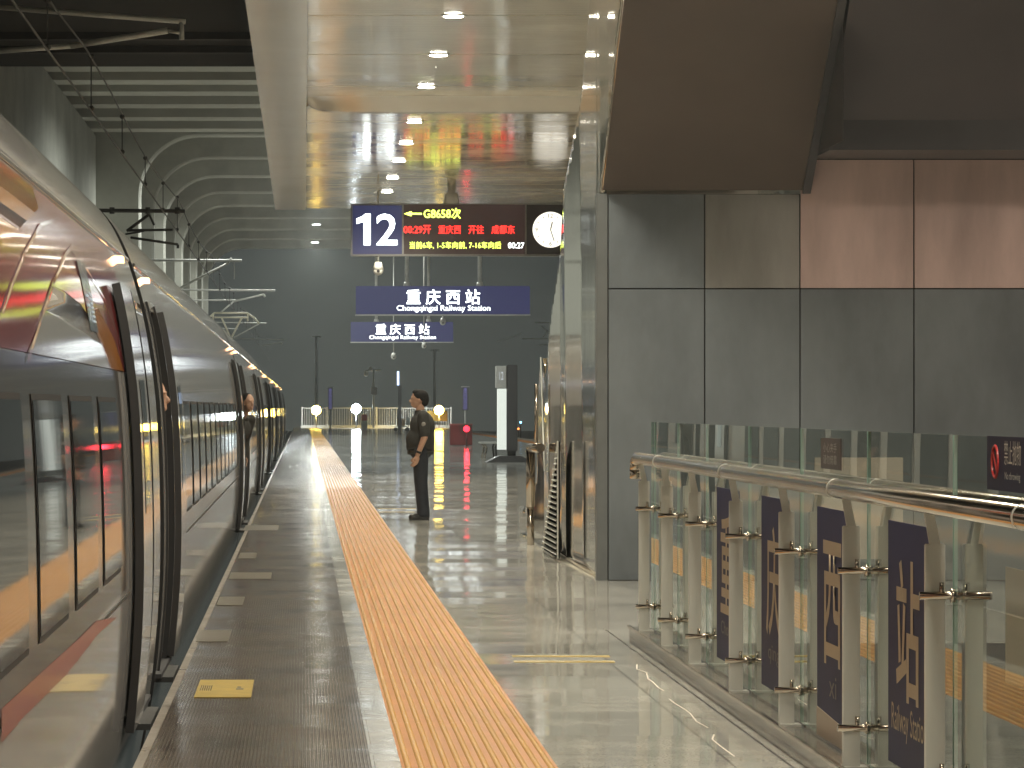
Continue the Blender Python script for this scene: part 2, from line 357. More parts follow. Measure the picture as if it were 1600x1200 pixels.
def line(px0, px1, py, lab):
    a, b = fl(px0, py), fl(px1, py)
    decal('floor_line', a.x, b.x, a.y-.05, a.y+.05, M['yellow_paint'], lab, 'floor line', group='yellow floor lines')
line(800, 952, 1025.5, 'far one of two thin yellow floor lines beside the railing end')
line(803, 960, 1034, 'near one of two thin yellow floor lines beside the railing end')
line(590, 650, 795, 'thin yellow floor line beside the standing guard, farther of two')
line(584, 648, 800, 'thin yellow floor line beside the standing guard, nearer of two')
# ------------------------------------------------------------------ canopy over the platform
HC = 4.71; ZC = H+HC
YC1 = HC*F/(CY-321)
lights_y = [HC*F/(CY-y) for y in (24, 85, 135, 183, 217, 245, 272, 294)]
YS = HC*F/(CY-158)
can = thing('platform_canopy', 'cream slatted metal canopy ceiling hanging over the platform', 'canopy')
def canopy(name, x1, ys, z):
    for i in range(len(ys)-1):
        MB().box(.055, x1, ys[i]+.02, ys[i+1]-.02, z, z+.05).build(name, M['ceil'], can)
near_j = [Y0+4.78*k for k in range(10)]; near_j = [y for y in near_j if y < lights_y[0]-5]
canopy('ceiling_panel', 2.45, near_j+[lights_y[0]-4.78], ZC)
canopy('ceiling_panel', 10.2, [lights_y[0]-4.78]+lights_y[:3]+[YS], ZC)
canopy('ceiling_panel', 10.2, [YS+.02]+lights_y[3:7]+[HC*F/(CY-283), YC1], ZC-.07)
MB().box(.055, 10.2, Y0, YC1, ZC+.06, ZC+.30).build('roof_deck', M['darkgrey'], can)
# rounded lip where the ceiling steps down
lp = MB(); prof = [(YS-.9, ZC-.0), (YS-.7, ZC-.03), (YS-.4, ZC-.10), (YS-.15, ZC-.17), (YS+.02, ZC-.19), (YS+.06, ZC-.15), (YS+.08, ZC-.06)]
rows = []
for x, k in ((.06, .25), (.12, .55), (.25, .8), (.5, .95), (.9, 1), (4, 1), (10.2, 1)):
    rows.append([(x, YS+(y-YS)*1.0, ZC+(z-ZC)*k) for y, z in prof])
lp.sheet(rows); lp.build('ceiling_lip', M['ceil_edge'], can)
HS = 4.62; XC = (430-CX)*(HS*F/(CY-328))/F
e = MB(); ys = [Y0+4.6*k for k in range(21)]; ys = [y for y in ys if y < YC1-2]+[YC1+.1]
e.box(XC, .05, Y0, HS*F/(CY-328), H+HS, H+HS+.35)
e.build('edge_beam', M['ceil_edge'], can)
# downlights
XL = (605-CX)*(HC*F/(CY-294))/F
proto = None
ly = lights_y+[lights_y[0]-4.78*k for k in range(1, 11)]
for i, y in enumerate(sorted(ly)):
    zz = ZC if y < YS else ZC-.07
    d = thing('ceiling_downlight', 'x', 'downlight', 'round downlights in a row along the canopy', (XL, y, zz))
    n = sorted(ly).index(y)
    vis = [v for v in sorted(ly) if v in lights_y]
    if y in lights_y:
        k = vis.index(y)
        d['label'] = ['round lit downlight at the top edge of the photo, flared and nearest', 'second nearest round downlight in the canopy row', 'round downlight just before the rounded ceiling lip',
                      'round downlight just past the rounded ceiling lip', 'round downlight fifth along the canopy row, left of the red reflections', 'round downlight sixth along the canopy row',
                      'round downlight seventh along the canopy row, second from the far end', 'farthest round downlight, just above the hanging departure sign'][k]
    else:
        d['label'] = 'round lit downlight in the canopy row above and behind the frame'
    if proto is None:
        MB().cyl((0, 0, -.012), (0, 0, .02), .15, n=24).build('trim_ring', M['white_paint'], d)
        MB().cyl((0, 0, -.02), (0, 0, -.0135), .115, n=24).build('lens', M['e_lamp'], d); proto = d
    else:
        for ch in proto.children:
            if ch.type == 'MESH': c = ch.copy(); link(c, d)
    lamp_light(d, 'SPOT', LAMP_W, (1, .92, .74), .5, (0, 0, -.03), cone=148)
MB().box(6.9, 10.2, Y0, lights_y[0]-4.78, ZC, ZC+.05).build('ceiling_panel', M['ceil'], can)
for y in [lights_y[0]-4.78*k for k in range(2, 7)]:  # added lamps out of view, their warm light brightens the panel wall
    d = thing('ceiling_downlight', 'added downlight beyond the staircase, out of frame, brightening the panel wall', 'downlight', 'added downlights beyond the staircase', (8.3, y, ZC))
    for ch in proto.children:
        if ch.type == 'MESH': c = ch.copy(); link(c, d)
    lamp_light(d, 'SPOT', LAMP_W*.7, (1, .84, .68), .5, (0, 0, -.03), cone=160)
# ------------------------------------------------------------------ structures over the track at left
HB = 8.5; ZB = H+HB
us = MB(); us.box(-22, 18, -30, 6.5*F/(CY-104), 8.0, 9.2); us.build('concourse_underside', M['black']); tag(bpy.data.objects['concourse_underside'], 'huge near-black concrete slab crossing over the tracks, top corner', 'concourse slab')
for k, (yy, lab) in enumerate(((8.0*0+6.4*F/(CY-83), 'far one of two dark ribs hanging under the black slab'), (6.4*F/(CY-62), 'near one of two dark ribs hanging under the black slab'))):
    tag(MB().box(-22, -.9, yy-.3, yy, 7.88, 8.0).build('slab_rib', mat('dark rib', (.035, .034, .036), .8, var=.2)), lab, 'slab rib')
for i, yp in enumerate((104, 125, 143, 163, 183, 201)):
    y = HB*F/(CY-yp); b = MB(); b.box(-7.2, 16, y, y+1.35, ZB, ZB+1.9)
    tag(b.build('concrete_beam', M['concrete_pale']), ['pale concrete cross beam right behind the black slab, nearest of six', 'second pale concrete cross beam behind the black slab', 'third pale concrete cross beam, in the upper middle of the stripes',
        'fourth pale concrete cross beam, in the lower middle of the stripes', 'fifth pale concrete cross beam, one short of the arches', 'sixth pale concrete cross beam, directly above the first arch'][i], 'concrete beam', 'concrete cross beams over the track')
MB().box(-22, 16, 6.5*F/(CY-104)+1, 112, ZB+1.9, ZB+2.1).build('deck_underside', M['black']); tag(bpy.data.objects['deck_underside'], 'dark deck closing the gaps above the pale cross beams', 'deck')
XW = -6.5
tag(MB().box(XW-1, XW, 20, 113, -1.4, ZB).build('concrete_wall', M['concrete']), 'long plain grey concrete wall beyond the train roof, top edge running away', 'concrete wall')
# arched portals
XA = (325-CX)*(HB*F/(CY-388))/F
arch_px = (201.5, 228, 247, 276, 301, 322, 341, 359, 374, 388)
arch_px = (212, 247, 276, 301, 322, 341, 359, 374, 388)
R = 1.85
def arch_profile(y):
    pts = [(XA-1.7, y, -1.4), (XA, y, -1.4), (XA, y, ZB-R)]
    for k in range(1, 13):
        t = math.pi/2*k/12; pts.append((XA+R-R*math.cos(t), y, ZB-R+R*math.sin(t)))
    xr = 16.5
    for k in range(0, 13):
        t = math.pi/2*k/12; pts.append((xr-R+R*math.sin(t), y, ZB-R+R*math.cos(t)))
    pts += [(xr, y, -1.4), (xr+1.7, y, -1.4), (xr+1.7, y, ZB+2.4), (XA-1.7, y, ZB+2.4)]
    return [Vector(p) for p in pts]
ar0 = None
for i, yp in enumerate(arch_px):
    y = HB*F/(CY-yp)
    lab = 'grey concrete portal arch over the track, '+['nearest of the row, half hidden at its top', 'second of the row', 'third of the row', 'fourth of the row', 'fifth, middle of the row', 'sixth of the row', 'seventh of the row', 'second from the far end of the row', 'last of the row, framing the night sky'][i]
    if ar0 is None:
        bm = MB(); pr = arch_profile(0); bm.prism(pr, (0, .8, 0)); ar0 = bm.build('concrete_arch', M['concrete']); o = ar0
        bv = o.modifiers.new('edge', 'BEVEL'); bv.width = .06; bv.segments = 1; bv.limit_method = 'ANGLE'; bv.angle_limit = 1.0
    else:
        o = ar0.copy(); C.objects.link(o)
    o.location = (0, y, 0); tag(o, lab, 'concrete arch', 'concrete arches over the track')
y0a, y1a = HB*F/(CY-212), HB*F/(CY-388)
MB().box(XA-1.9, 18.4, y0a-4, y1a+.6, ZB+2.4, ZB+2.6).build('arch_roof', M['concrete']); tag(bpy.data.objects['arch_roof'], 'flat concrete roof carried on the row of arches', 'roof')
MB().box(XA-2.2, XA-1.72, y0a-4, y1a+.8, -1.4, ZB+2.4).build('arch_back_wall', M['concrete']); tag(bpy.data.objects['arch_back_wall'], 'grey concrete wall closing the arches on the far side of the track', 'concrete wall')
# lamps on the arches
lab2 = {350: 'small bright ceiling lamp under the arches, higher of two', 378: 'small bright ceiling lamp under the arches, lower of two'}
ys_l = [HB*F/(CY-350), HB*F/(CY-378)]; st_ = ys_l[1]-ys_l[0]
for i, y in enumerate([ys_l[0]-st_*k for k in (4, 3, 2, 1)]+ys_l):
    d = thing('arch_lamp', lab2[350] if i == 4 else lab2[378] if i == 5 else 'small bright ceiling lamp under the arches, hidden above the canopy', 'ceiling lamp', 'ceiling lamps under the arches', (.6, y, ZB-.02))
    MB().cyl((0, 0, 0), (0, 0, .05), .22, n=20).build('housing', M['white_paint'], d)
    MB().cyl((0, 0, -.02), (0, 0, -.002), .18, n=20).build('lens', M['e_cool'], d)
    lamp_light(d, 'SPOT', 3400, (.95, 1, .93), .2, (0, 0, -.04), cone=172)
# overhead line: catenary and contact wires with droppers
XK = -2.45
ow = thing('overhead_wire', 'thin overhead contact wire and messenger wire with droppers above the train', 'overhead wire')
zc, zm = H+3.42, H+3.95
MB().path([(XK, y, zc) for y in (5, 70, 120, 190, 260)], .012, 6).build('contact_wire', M['wire'], ow)
mp_ = []
for k in range(5, 261, 5):
    s = abs(((k-42) % 27)/27-.5)*2; mp_.append((XK, k, zm-.22*(1-s*s)+.15))
MB().path(mp_, .011, 6).build('messenger_wire', M['wire'], ow)
for y in range(34, 200, 7):
    s = abs(((y-42) % 27)/27-.5)*2; b = MB(); b.cyl((XK, y, zc), (XK, y, zm-.22*(1-s*s)+.15), .008, n=5); b.ball((XK, y, zc+.03), .035, 8).ball((XK, y, zm-.22*(1-s*s)+.13), .035, 8)
    b.build('dropper', M['wire'], ow)
def cantilever(z, segs, m, lab):
    t = thing('catenary_cantilever', lab, 'catenary arm', 'catenary arms over the track')
    for (a, b, r) in segs: MB().cyl(P(*a, z), P(*b, z), r, n=8).build('tube', m, t)
    return t
ct = cantilever(69, [((-60, 327), (289, 330), .038), ((198, 361), (233, 335), .03), ((233, 335), (241, 352), .022), ((200, 360), (270, 359), .025), ((196, 366), (225, 361), .02), ((204, 371), (278, 382), .025), ((278, 382), (278, 388), .025)], M['darksteel'], 'dark catenary arm nearest, reaching over the front carriage roof')
for px in (175, 231, 277):
    MB().cyl(P(px, 324, 69), P(px, 334, 69), .05, n=10).build('insulator', M['darksteel'], ct)
cantilever(92, [((120, 406), (378, 407), .035), ((270, 456), (356, 411), .035), ((356, 411), (362, 403), .03), ((366, 410), (366, 436), .012)], M['greysteel'], 'grey catenary arm with one long brace under the last arch')
cantilever(120, [((200, 452), (430, 454), .035), ((240, 469), (368, 469), .03), ((345, 488), (365, 471), .03), ((365, 471), (412, 460), .035), ((412, 460), (414, 464), .04)], M['greysteel'], 'grey catenary arm in front of the dark sky above the pantograph')
cantilever(160, [((280, 503), (416, 505), .03), ((366, 527), (405, 506), .03), ((300, 511), (372, 514), .02)], M['greysteel'], 'grey catenary arm crossing behind the raised pantograph')
cantilever(200, [((330, 528), (444, 531), .035), ((409, 540), (439, 535), .035), ((439, 535), (441, 538), .05)], M['greysteel'], 'farthest grey catenary arm, just above the end of the train')
cantilever(40, [((-30, 82), (110, 72), .03), ((110, 72), (262, 48), .035), ((-20, 10), (290, 34), .03), ((283, 33), (284, 62), .03), ((262, 48), (283, 52), .02)], M['greysteel'], 'dim catenary arm under the black slab at top left')
cantilever(205, [((836, 504), (905, 504), .03), ((846, 509), (860, 523), .03), ((848, 527), (860, 514), .03), ((816, 529), (905, 530), .03), ((842, 540), (862, 536), .035), ((776, 534), (815, 521), .015)], M['greysteel'], 'grey catenary arm beyond the steel staircase over the far track')
# ------------------------------------------------------------------ train
prof_pts = [(-1.30, -1.0), (-1.12, -.98), (-.985, -.75), (-.90, -.40), (-.838, -.05), (-.802, .3), (-.785, .62), (-.784, .95), (-.794, 1.3), (-.815, 1.6), (-.862, 1.92), (-.925, 2.18), (-.995, 2.38), (-1.075, 2.53), (-1.18, 2.64), (-1.32, 2.715), (-1.6, 2.78), (-2.0, 2.82), (-2.48, 2.83)]
def catmull(pts, n):
    out = []
    for i in range(len(pts)-1):
        p0 = Vector(pts[max(i-1, 0)]); p1 = Vector(pts[i]); p2 = Vector(pts[i+1]); p3 = Vector(pts[min(i+2, len(pts)-1)])
        for k in range(n):
            t = k/n; out.append(tuple(.5*((2*p1)+(-p0+p2)*t+(2*p0-5*p1+4*p2-p3)*t*t+(-p0+3*p1-3*p2+p3)*t*t*t)))
    out.append(pts[-1]); return out
PR = catmull(prof_pts, 4)
XM = -2.48
def bx(Z):
    for i in range(len(PR)-1):
        if PR[i][1] <= Z <= PR[i+1][1] and i > 4:
            t = (Z-PR[i][1])/(PR[i+1][1]-PR[i][1]+1e-9); return PR[i][0]+(PR[i+1][0]-PR[i][0])*t
    return PR[-1][0]
def seg(z0, z1):
    out = [(bx(z0), z0)]+[p for p in PR[4:] if z0+.01 < p[1] < z1-.01]+[(bx(z1), z1)]; return out
def nrm(Z):
    a, b = bx(Z-.02), bx(Z+.02); v = Vector((.04, 0, a-b)); return v.normalized()
def pxbody(px, py):
    """photo point on the near side of the train -> (depth, height)"""
    r = (CY-py)/(CX-px); lo, hi = -.6, 2.62
    for _ in range(40):
        mid = (lo+hi)/2
        if (mid-H)/(-bx(mid)) < r: lo = mid
        else: hi = mid
    Z = (lo+hi)/2; return (-bx(Z)*F/(CX-px), Z)
def patch(name, poly, m, parent, off=.003, step=.06):
    """a coloured area (polygon in depth, height) laid on the curved body side"""
    if sum(poly[i][0]*poly[(i+1) % len(poly)][1]-poly[(i+1) % len(poly)][0]*poly[i][1] for i in range(len(poly))) < 0: poly = poly[::-1]
    us = [p[0] for p in poly]; vs = [p[1] for p in poly]
    pts = [Vector(p) for p in poly]; n = len(poly); edges = [(i, (i+1) % n) for i in range(n)]
    v = min(vs)+step/2
    while v < max(vs):
        xs = []
        for i in range(n):
            a, b = poly[i], poly[(i+1) % n]
            if (a[1]-v)*(b[1]-v) < 0: xs.append(a[0]+(b[0]-a[0])*(v-a[1])/(b[1]-a[1]))
        xs.sort()
        for k in range(0, len(xs)-1, 2):
            i0 = len(pts); pts += [Vector((xs[k], v)), Vector((xs[k+1], v))]; edges.append((i0, i0+1))
        v += step
    r = delaunay_2d_cdt(pts, edges, [list(range(n))], 1, 1e-5)
    me = bpy.data.meshes.new(name)
    co = []
    for p in r[0]:
        q = Vector((bx(p[1]), p[0], p[1]))+nrm(p[1])*off; co.append(q)
    me.from_pydata(co, [], [list(f) for f in r[2]])
    bm = bmesh.new(); bm.from_mesh(me); bmesh.ops.recalc_face_normals(bm, faces=bm.faces)
    for f in bm.faces:
        f.smooth = True
    if sum(f.normal.x for f in bm.faces) < 0: bmesh.ops.reverse_faces(bm, faces=bm.faces)
    bm.to_mesh(me); bm.free(); me.materials.append(m)
    return link(bpy.data.objects.new(name, me), parent)
def rect(a, b, z0, z1): return [(a, z0), (b, z0), (b, z1), (a, z1)]
def car(y0, y1, doors, label, windows, band, livery=False):
    t = thing('train_carriage', label, 'train carriage', 'carriages of the train')
    DZ0, DZ1 = .0, 2.06
    b = MB()
    # far half, roof and above-door part, lower part: full length; door height in pieces between the openings
    full = [(2*XM-x, z) for x, z in PR][::1] 
    up = seg(DZ1, 2.83)
    ny = max(2, int((y1-y0)/1.5)); yy = [y0+(y1-y0)*k/ny for k in range(ny+1)]
    b.sheet([[(x, y, z) for x, z in up] for y in yy])
    lowp = PR[:5]+[p for p in PR[5:] if p[1] < DZ0-.01]+[(bx(DZ0), DZ0)]
    lowp = sorted(set(lowp), key=lambda p: p[1])
    b.sheet([[(x, y, z) for x, z in lowp] for y in yy])
    mid = seg(DZ0, DZ1); cuts = [y0]+[v for d in sorted(doors) for v in d]+[y1]
    for k in range(0, len(cuts), 2):
        a, c = cuts[k], cuts[k+1]; nn = max(1, int((c-a)/1.5))
        b.sheet([[(x, a+(c-a)*j/nn, z) for x, z in mid] for j in range(nn+1)])
    b.sheet([[(2*XM-x, y, z) for x, z in PR] for y in yy])
    b.box(2*XM+1.3, -1.3, y0, y1, -1.02, -.98)
    bmesh.ops.remove_doubles(b.bm, verts=b.bm.verts, dist=.002)
    body = b.build('body', M['white_body'], t)
    # end walls
    for ye, dd in ((y0, .04), (y1-.04, .04)):
        e = MB(); pts = [(x, ye, z) for x, z in PR if z > -.95]+[(2*XM-x, ye, z) for x, z in PR[::-1] if z > -.95]
        cl = []
        for p in pts:
            if not cl or (Vector(p)-Vector(cl[-1])).length > .01: cl.append(p)
        if (Vector(cl[0])-Vector(cl[-1])).length < .01: cl.pop()
        e.prism(cl, (0, .04, 0)); e.build('end_wall', M['rubber'], t)
    # vestibules and doors
    for d0, d1 in doors:
        v = MB(); v.box(-2.0, -.80, d0-.3, d1+.3, -.03, -.005); v.box(-2.05, -2.0, d0-.3, d1+.3, -.03, 2.06); v.box(-2.0, -.95, d0-.34, d0-.3, -.03, 2.06); v.box(-2.0, -.95, d1+.3, d1+.34, -.03, 2.06); v.box(-2.05, -.98, d0-.3, d1+.3, 2.07, 2.1)
        v.build('vestibule', M['interior'], t)
        fr = MB()
        for ya, yb in ((d0-.055, d0), (d1, d1+.055)):
            o_ = [Vector((x, 0, z))+nrm(z)*.012 for x, z in seg(-.03, 2.1)]
            i_ = [Vector((x, 0, z))-nrm(z)*.12 for x, z in seg(-.03, 2.1)]
            fr.sheet([[(p.x, yb if k else ya, p.z) for p in o_] for k in (0, 1)]); fr.sheet([[(p.x, yb if k else ya, p.z) for p in i_] for k in (0, 1)])
            fr.sheet([[tuple((p.x, ya, p.z)) for p in o_], [tuple((p.x, ya, p.z)) for p in i_]]); fr.sheet([[tuple((p.x, yb, p.z)) for p in o_], [tuple((p.x, yb, p.z)) for p in i_]])
        fr.build('door_frame', M['rubber'], t)
        midc = (y0+y1)/2
        l0, l1 = (d0-1.05, d0-.03) if d0 > midc else (d1+.03, d1+1.05)
        lf = MB(); zs = [.01+2.05*k/24 for k in range(25)]
        oo = [Vector((bx(z), 0, z))+nrm(z)*.052 for z in zs]; ii = [Vector((bx(z), 0, z))+nrm(z)*.014 for z in zs]
        lf.sheet([[(p.x, y, p.z) for p in oo] for y in (l0+.03, l1-.03)])
        lf.sheet([[(p.x, y, p.z) for p in ii] for y in (l0, l1)])
        leaf = lf.build('door_leaf', M['white_body'], t)
        sl = MB()
        for ya, yb in ((l0, l0+.03), (l1, l1-.03)):
            sl.sheet([[(p.x, ya, p.z) for p in ii], [(p.x, yb, p.z) for p in oo]], smooth=False)
        sl.build('rubber_seal', M['rubber'], leaf)
        wz0, wz1 = 1.0, 1.62
        wn_ = MB(); wp = [Vector((bx(z), 0, z))+nrm(z)*.0545 for z in [wz0+(wz1-wz0)*k/8 for k in range(9)]]
        wn_.sheet([[(p.x, y, p.z) for p in wp] for y in (l0+.28, l1-.28)]); wn_.build('door_window', M['train_glass'], leaf)
        ym = (d0+d1)/2; q = Vector((bx(2.24), ym, 2.24))+nrm(2.24)*.01
        lm = MB(); lm.box(q.x-.012, q.x+.03, ym-.11, ym+.11, 2.225, 2.255); lm.build('door_lamp', M['e_door'], t)
        stp = MB(); stp.box(-.86, -.745, d0, d1, -.075, -.045); stp.build('door_step', M['darksteel'], t)
    # band, windows
    if band:
        a, c = windows[0][0]-.6, windows[-1][1]+.5
        patch('window_band', rect(a, c, band[0], band[1]), M['band_body'], t, .003)
    for w0, w1 in windows:
        fr = patch('window', rect(w0-.022, w1+.022, .80, 1.54), M['rubber'], t, .006)
        patch('pane', rect(w0, w1, .82, 1.52), M['train_glass'], fr, .0085)
    for d0, d1 in doors:
        sd = 1 if d0 > (y0+y1)/2 else -1
        ys_ = d0-1.35 if sd > 0 else d1+1.35
        patch('body_seam', rect(ys_, ys_+.012, -.02, 2.24), M['rubber'], t, .0025)
    patch('body_crease', rect(y0+1.4 if doors[0][0] > (y0+y1)/2 else doors[0][1]+1.2, doors[-1][0]-1.2, .655, .668), M['darksteel'], t, .0025)
    # gutter strip along the roof shoulder, roof fairing
    gz = 2.30; q = [Vector((bx(gz+d), 0, gz+d))+nrm(gz+d)*o for d, o in ((-.012, .001), (-.008, .014), (.008, .014), (.012, .001))]
    MB().sheet([[(p.x, y, p.z) for p in q] for y in (y0+.1, y1-.1)]).build('roof_gutter', M['white_body'], t)
    MB().box(-2.9, -2.0, y0+4, y1-4, 2.80, 2.95).build('roof_fairing', M['white_body'], t, bevel=.05)
    sk = MB(); sk.box(-3.2, -1.75, y0+2, y0+5, -1.3, -.98); sk.box(-3.2, -1.75, y1-5, y1-2, -1.3, -.98); sk.build('bogie', M['skirt'], t)
    return t
def wins(a, b): 
    out = []; y = a
    while y+1.25 < b: out.append((y, y+1.25)); y += 1.70
    return out
A0, A1 = -7.0, 19.45
aw = [(13.88-1.70*k, 13.88-1.70*k+1.25) for k in range(11)][::-1]
ca = car(A0, A1, [(17.3, 18.3)], 'nearest train carriage, red, orange and white with a charcoal window band', aw, (.70, 1.655), True)
def poly_px(pts): return [pxbody(*p) for p in pts]
def dens(pts, n=6):
    out = []
    for i in range(len(pts)):
        a, b = pts[i], pts[(i+1) % len(pts)]
        for k in range(n): out.append((a[0]+(b[0]-a[0])*k/n, a[1]+(b[1]-a[1])*k/n))
    return out
YA, YZ = -6.9, 16.2
ZT = 1.662; GT = 2.27
def pz(px, py): return pxbody(px, py)
def clampz(p): return (p[0], min(max(p[1], ZT), GT))
# livery swept in pixel-measured curves on the upper side
red1 = [clampz(pz(*p)) for p in ((-0.0001, 575), (44, 562), (80, 450), (110, 382), (60, 345), (0, 400))]
r_base = rect(YA, 17.20, ZT, GT)
patch('red_livery', r_base, M['red_body'], ca, .003)
white = [clampz(pz(*p)) for p in ((42, 562), (60, 505), (80, 447), (100, 458), (125, 478), (140, 500), (158, 540), (172, 585))]
patch('white_swoosh', white, M['white_body'], ca, .005)
orange = [clampz(pz(*p)) for p in ((80, 447), (96, 415), (112, 424), (128, 440), (150, 480), (176, 530), (192, 588), (172, 584), (158, 542), (140, 500), (124, 476), (100, 457))]
patch('orange_swoosh', orange, M['orange_body'], ca, .006)
oz = [(YA, 2.02), (10.6, 2.02), (11.2, 2.10), (12.1, 2.27), (YA, 2.27)]
oz = [pz(0, 385), pz(20, 365), pz(40, 345), pz(58, 326)]
oz = [(YA, oz[0][1]-.25)]+[(oz[0][0], oz[0][1])]+oz[1:]+[(oz[-1][0]+.02, GT), (YA, GT)]
oz = [(p[0], min(p[1], GT)) for p in oz]
patch('orange_panel', oz, M['orange_body'], ca, .0055)
def stroke(pts, w, m):
    bp_ = [pz(*p) for p in pts]; L_ = []; R_ = []
    for i, p in enumerate(bp_):
        a = Vector(bp_[max(i-1, 0)]); b = Vector(bp_[min(i+1, len(bp_)-1)]); d = (b-a).normalized(); n = Vector((-d.y, d.x))*w
        L_.append((p[0]+n.x, p[1]+n.y)); R_.append((p[0]-n.x, p[1]-n.y))
    patch('livery_line', L_+R_[::-1], m, ca, .0075, step=.03)
stroke([(40, 565), (60, 503), (80, 445), (100, 398), (112, 384)], .008, M['gold_line'])
stroke([(0, 490), (18, 440), (36, 395), (60, 352), (82, 345)], .006, M['gold_line'])
stroke([(108, 388), (132, 420), (160, 465), (180, 520), (190, 560)], .005, M['gold_line'])
# red diagonal on the lower side
low = [pxbody(*p) for p in ((-0.001, 1100), (-0.001, 1165), (100, 1060), (182, 975), (205, 940), (175, 950), (140, 968), (75, 1035))]
low = [(5, .15), (5, .05)]
lr = [pxbody(*p) for p in ((0, 1108), (60, 1053), (123, 997), (150, 970), (182, 964), (153, 989), (103, 1053), (35, 1120), (0, 1160))]
patch('red_stripe', lr, mat('dull red stripe', (.30, .035, .03), .16, spec=.3, var=.08), ca, .004)
# destination display beside the door
dz = [pz(*p) for p in ((140, 448), (155, 448), (155, 525), (141, 520))]
a_ = min(p[0] for p in dz)-.10; b_ = a_+.52
dp = patch('destination_display', rect(a_, b_, 1.80, 2.08), mat('display glass grey', (.10, .13, .15), .15), ca, .009)
o_ = Vector((bx(1.90)+.016, (a_+b_)/2, 1.90)); text('display_lettering', '重庆', o_, (0, -1, 0), nrm(1.9).cross(Vector((0, -1, 0))).normalized()*1.0 if False else (-.17, 0, .985), .42, .13, M['e_dim'], dp, .004)
# further carriages
bounds = [19.45, 46.6, 65.5, 85.0, 105.5, 126, 150]
labs = ['second carriage, plain grey white, open door with blue trousers showing', 'third carriage, with a woman looking out of its near door', 'fourth carriage along the train, pale and foreshortened', 'fifth carriage along the train, a thin pale slice', 'sixth carriage along the train, a sliver between lit doors', 'last carriage in view at the far end of the train']
for i in range(6):
    y0, y1 = bounds[i]+.5, bounds[i+1]
    dn = (y0+.35, y0+1.3); df = (y1-2.1, y1-1.15)
    car(y0, y1, [dn, df], labs[i], wins(y0+3.6, y1-3.6), None)
# gangway bellows belong to the carriage behind them
for i, y in enumerate(bounds[:6]):
    c_ = [o for o in bpy.data.objects if o.get('label') == (ca['label'] if i == 0 else labs[i-1])][0]
    b = MB(); b.box(-3.6, -1.15, y-.02, y+.52, -.2, 2.45); b.build('gangway_bellows', M['rubber'], c_)
# pantograph, on the third carriage's successor
pg_car = [o for o in bpy.data.objects if o.get('label') == labs[4]][0]
pg = MB(); zz = 124.0
top = [P(326, 497, zz), P(335, 489, zz), P(386, 489, zz), P(398, 497, zz), P(405, 506, zz)]
pg.path(top, .035, 8); pg.path([P(335, 496, zz), P(387, 496, zz)], .03, 8)
for px in (333, 387): pg.cyl(P(px, 489, zz), P(px, 502, zz), .03, n=8)
pg.path([P(346, 496, zz), P(360, 527, zz+1), P(345, 560, zz+2.5)], .035, 8); pg.path([P(378, 496, zz), P(362, 527, zz+1), P(372, 560, zz+2.5)], .035, 8)
pg.build('pantograph', mat('pale pantograph', (.62, .58, .45), .4, var=.1), pg_car)
# ------------------------------------------------------------------ people
def remesh(name, m, parent, bm, vox, smooth=3):
    me = bpy.data.meshes.new(name); bm.to_mesh(me); bm.free()
    ob = bpy.data.objects.new(name, me); C.objects.link(ob)
    md = ob.modifiers.new('r', 'REMESH'); md.mode = 'VOXEL'; md.voxel_size = vox; md.use_smooth_shade = True
    if smooth:
        sm = ob.modifiers.new('s', 'SMOOTH'); sm.iterations = smooth; sm.factor = .5
    dg = bpy.context.evaluated_depsgraph_get(); dg.update()
    m2 = bpy.data.meshes.new_from_object(ob.evaluated_get(dg)); bpy.data.objects.remove(ob); m2.name = name
    m2.materials.clear(); m2.materials.append(m)
    return link(bpy.data.objects.new(name, m2), parent)
def limb(b, a, c, r0, r1):
    b.cyl(a, c, r0, r1, 14); b.ball(a, r0, 14); b.ball(c, r1, 14)
def head(b, c, s=1.0, d=(-1, 0)):
    """face looks along -x of the person's own frame"""
    x, y, z = c
    b.ball((x+.012*s, y, z+.03*s), .098*s, 20, (1.0, .80, 1.02))
    b.ball((x-.012*s, y, z-.035*s), .075*s, 18, (.98, .84, 1.1))
    b.ball((x-.045*s, y, z-.080*s), .036*s, 12, (1, 1.1, .8))
    b.ball((x-.083*s, y, z-.066*s), .014*s, 8, (1, 1.7, .8)); b.ball((x-.082*s, y, z-.048*s), .013*s, 8, (1, 1.6, .7))
    b.cyl((x-.084*s, y, z+.015*s), (x-.107*s, y, z-.022*s), .009*s, .015*s, 8); b.ball((x-.1*s, y, z-.024*s), .014*s, 8, (1, 1.2, .8))
    b.ball((x-.078*s, y, z+.032*s), .016*s, 8, (1, 3.2, .7))
    for k in (-1, 1):
        b.ball((x+.018*s, y+k*.078*s, z-.01*s), .026*s, 10, (.75, .4, 1.2))
def hand(b, wr, d, side, s=1.0):
    """relaxed hand hanging from the wrist, fingers slightly curled towards -x"""
    d = Vector(d).normalized(); f = Vector((-1, 0, 0)); wr = Vector(wr)
    pc = wr+d*.05*s; b.ball(pc, .034*s, 12, (1.1, .55, 1.35))
    for k, (off, ln) in enumerate(((-.024, .068), (-.008, .078), (.009, .073), (.025, .058))):
        a = wr+d*.088*s+f*(-off)*s; m1 = a+d*ln*.5*s+f*.006*s+Vector((0, side*.008, 0)); e = m1+d*ln*.42*s+f*.02*s+Vector((0, side*.015, 0))
        limb(b, a, m1, .0092*s, .0086*s); limb(b, m1, e, .0086*s, .0075*s)
    t0 = wr+d*.03*s+f*.026*s; t1 = t0+d*.035*s+f*.022*s; t2 = t1+d*.03*s+f*.004*s
    limb(b, t0, t1, .012*s, .0105*s); limb(b, t1, t2, .0105*s, .009*s)
gx = (657-CX)*47.3/F
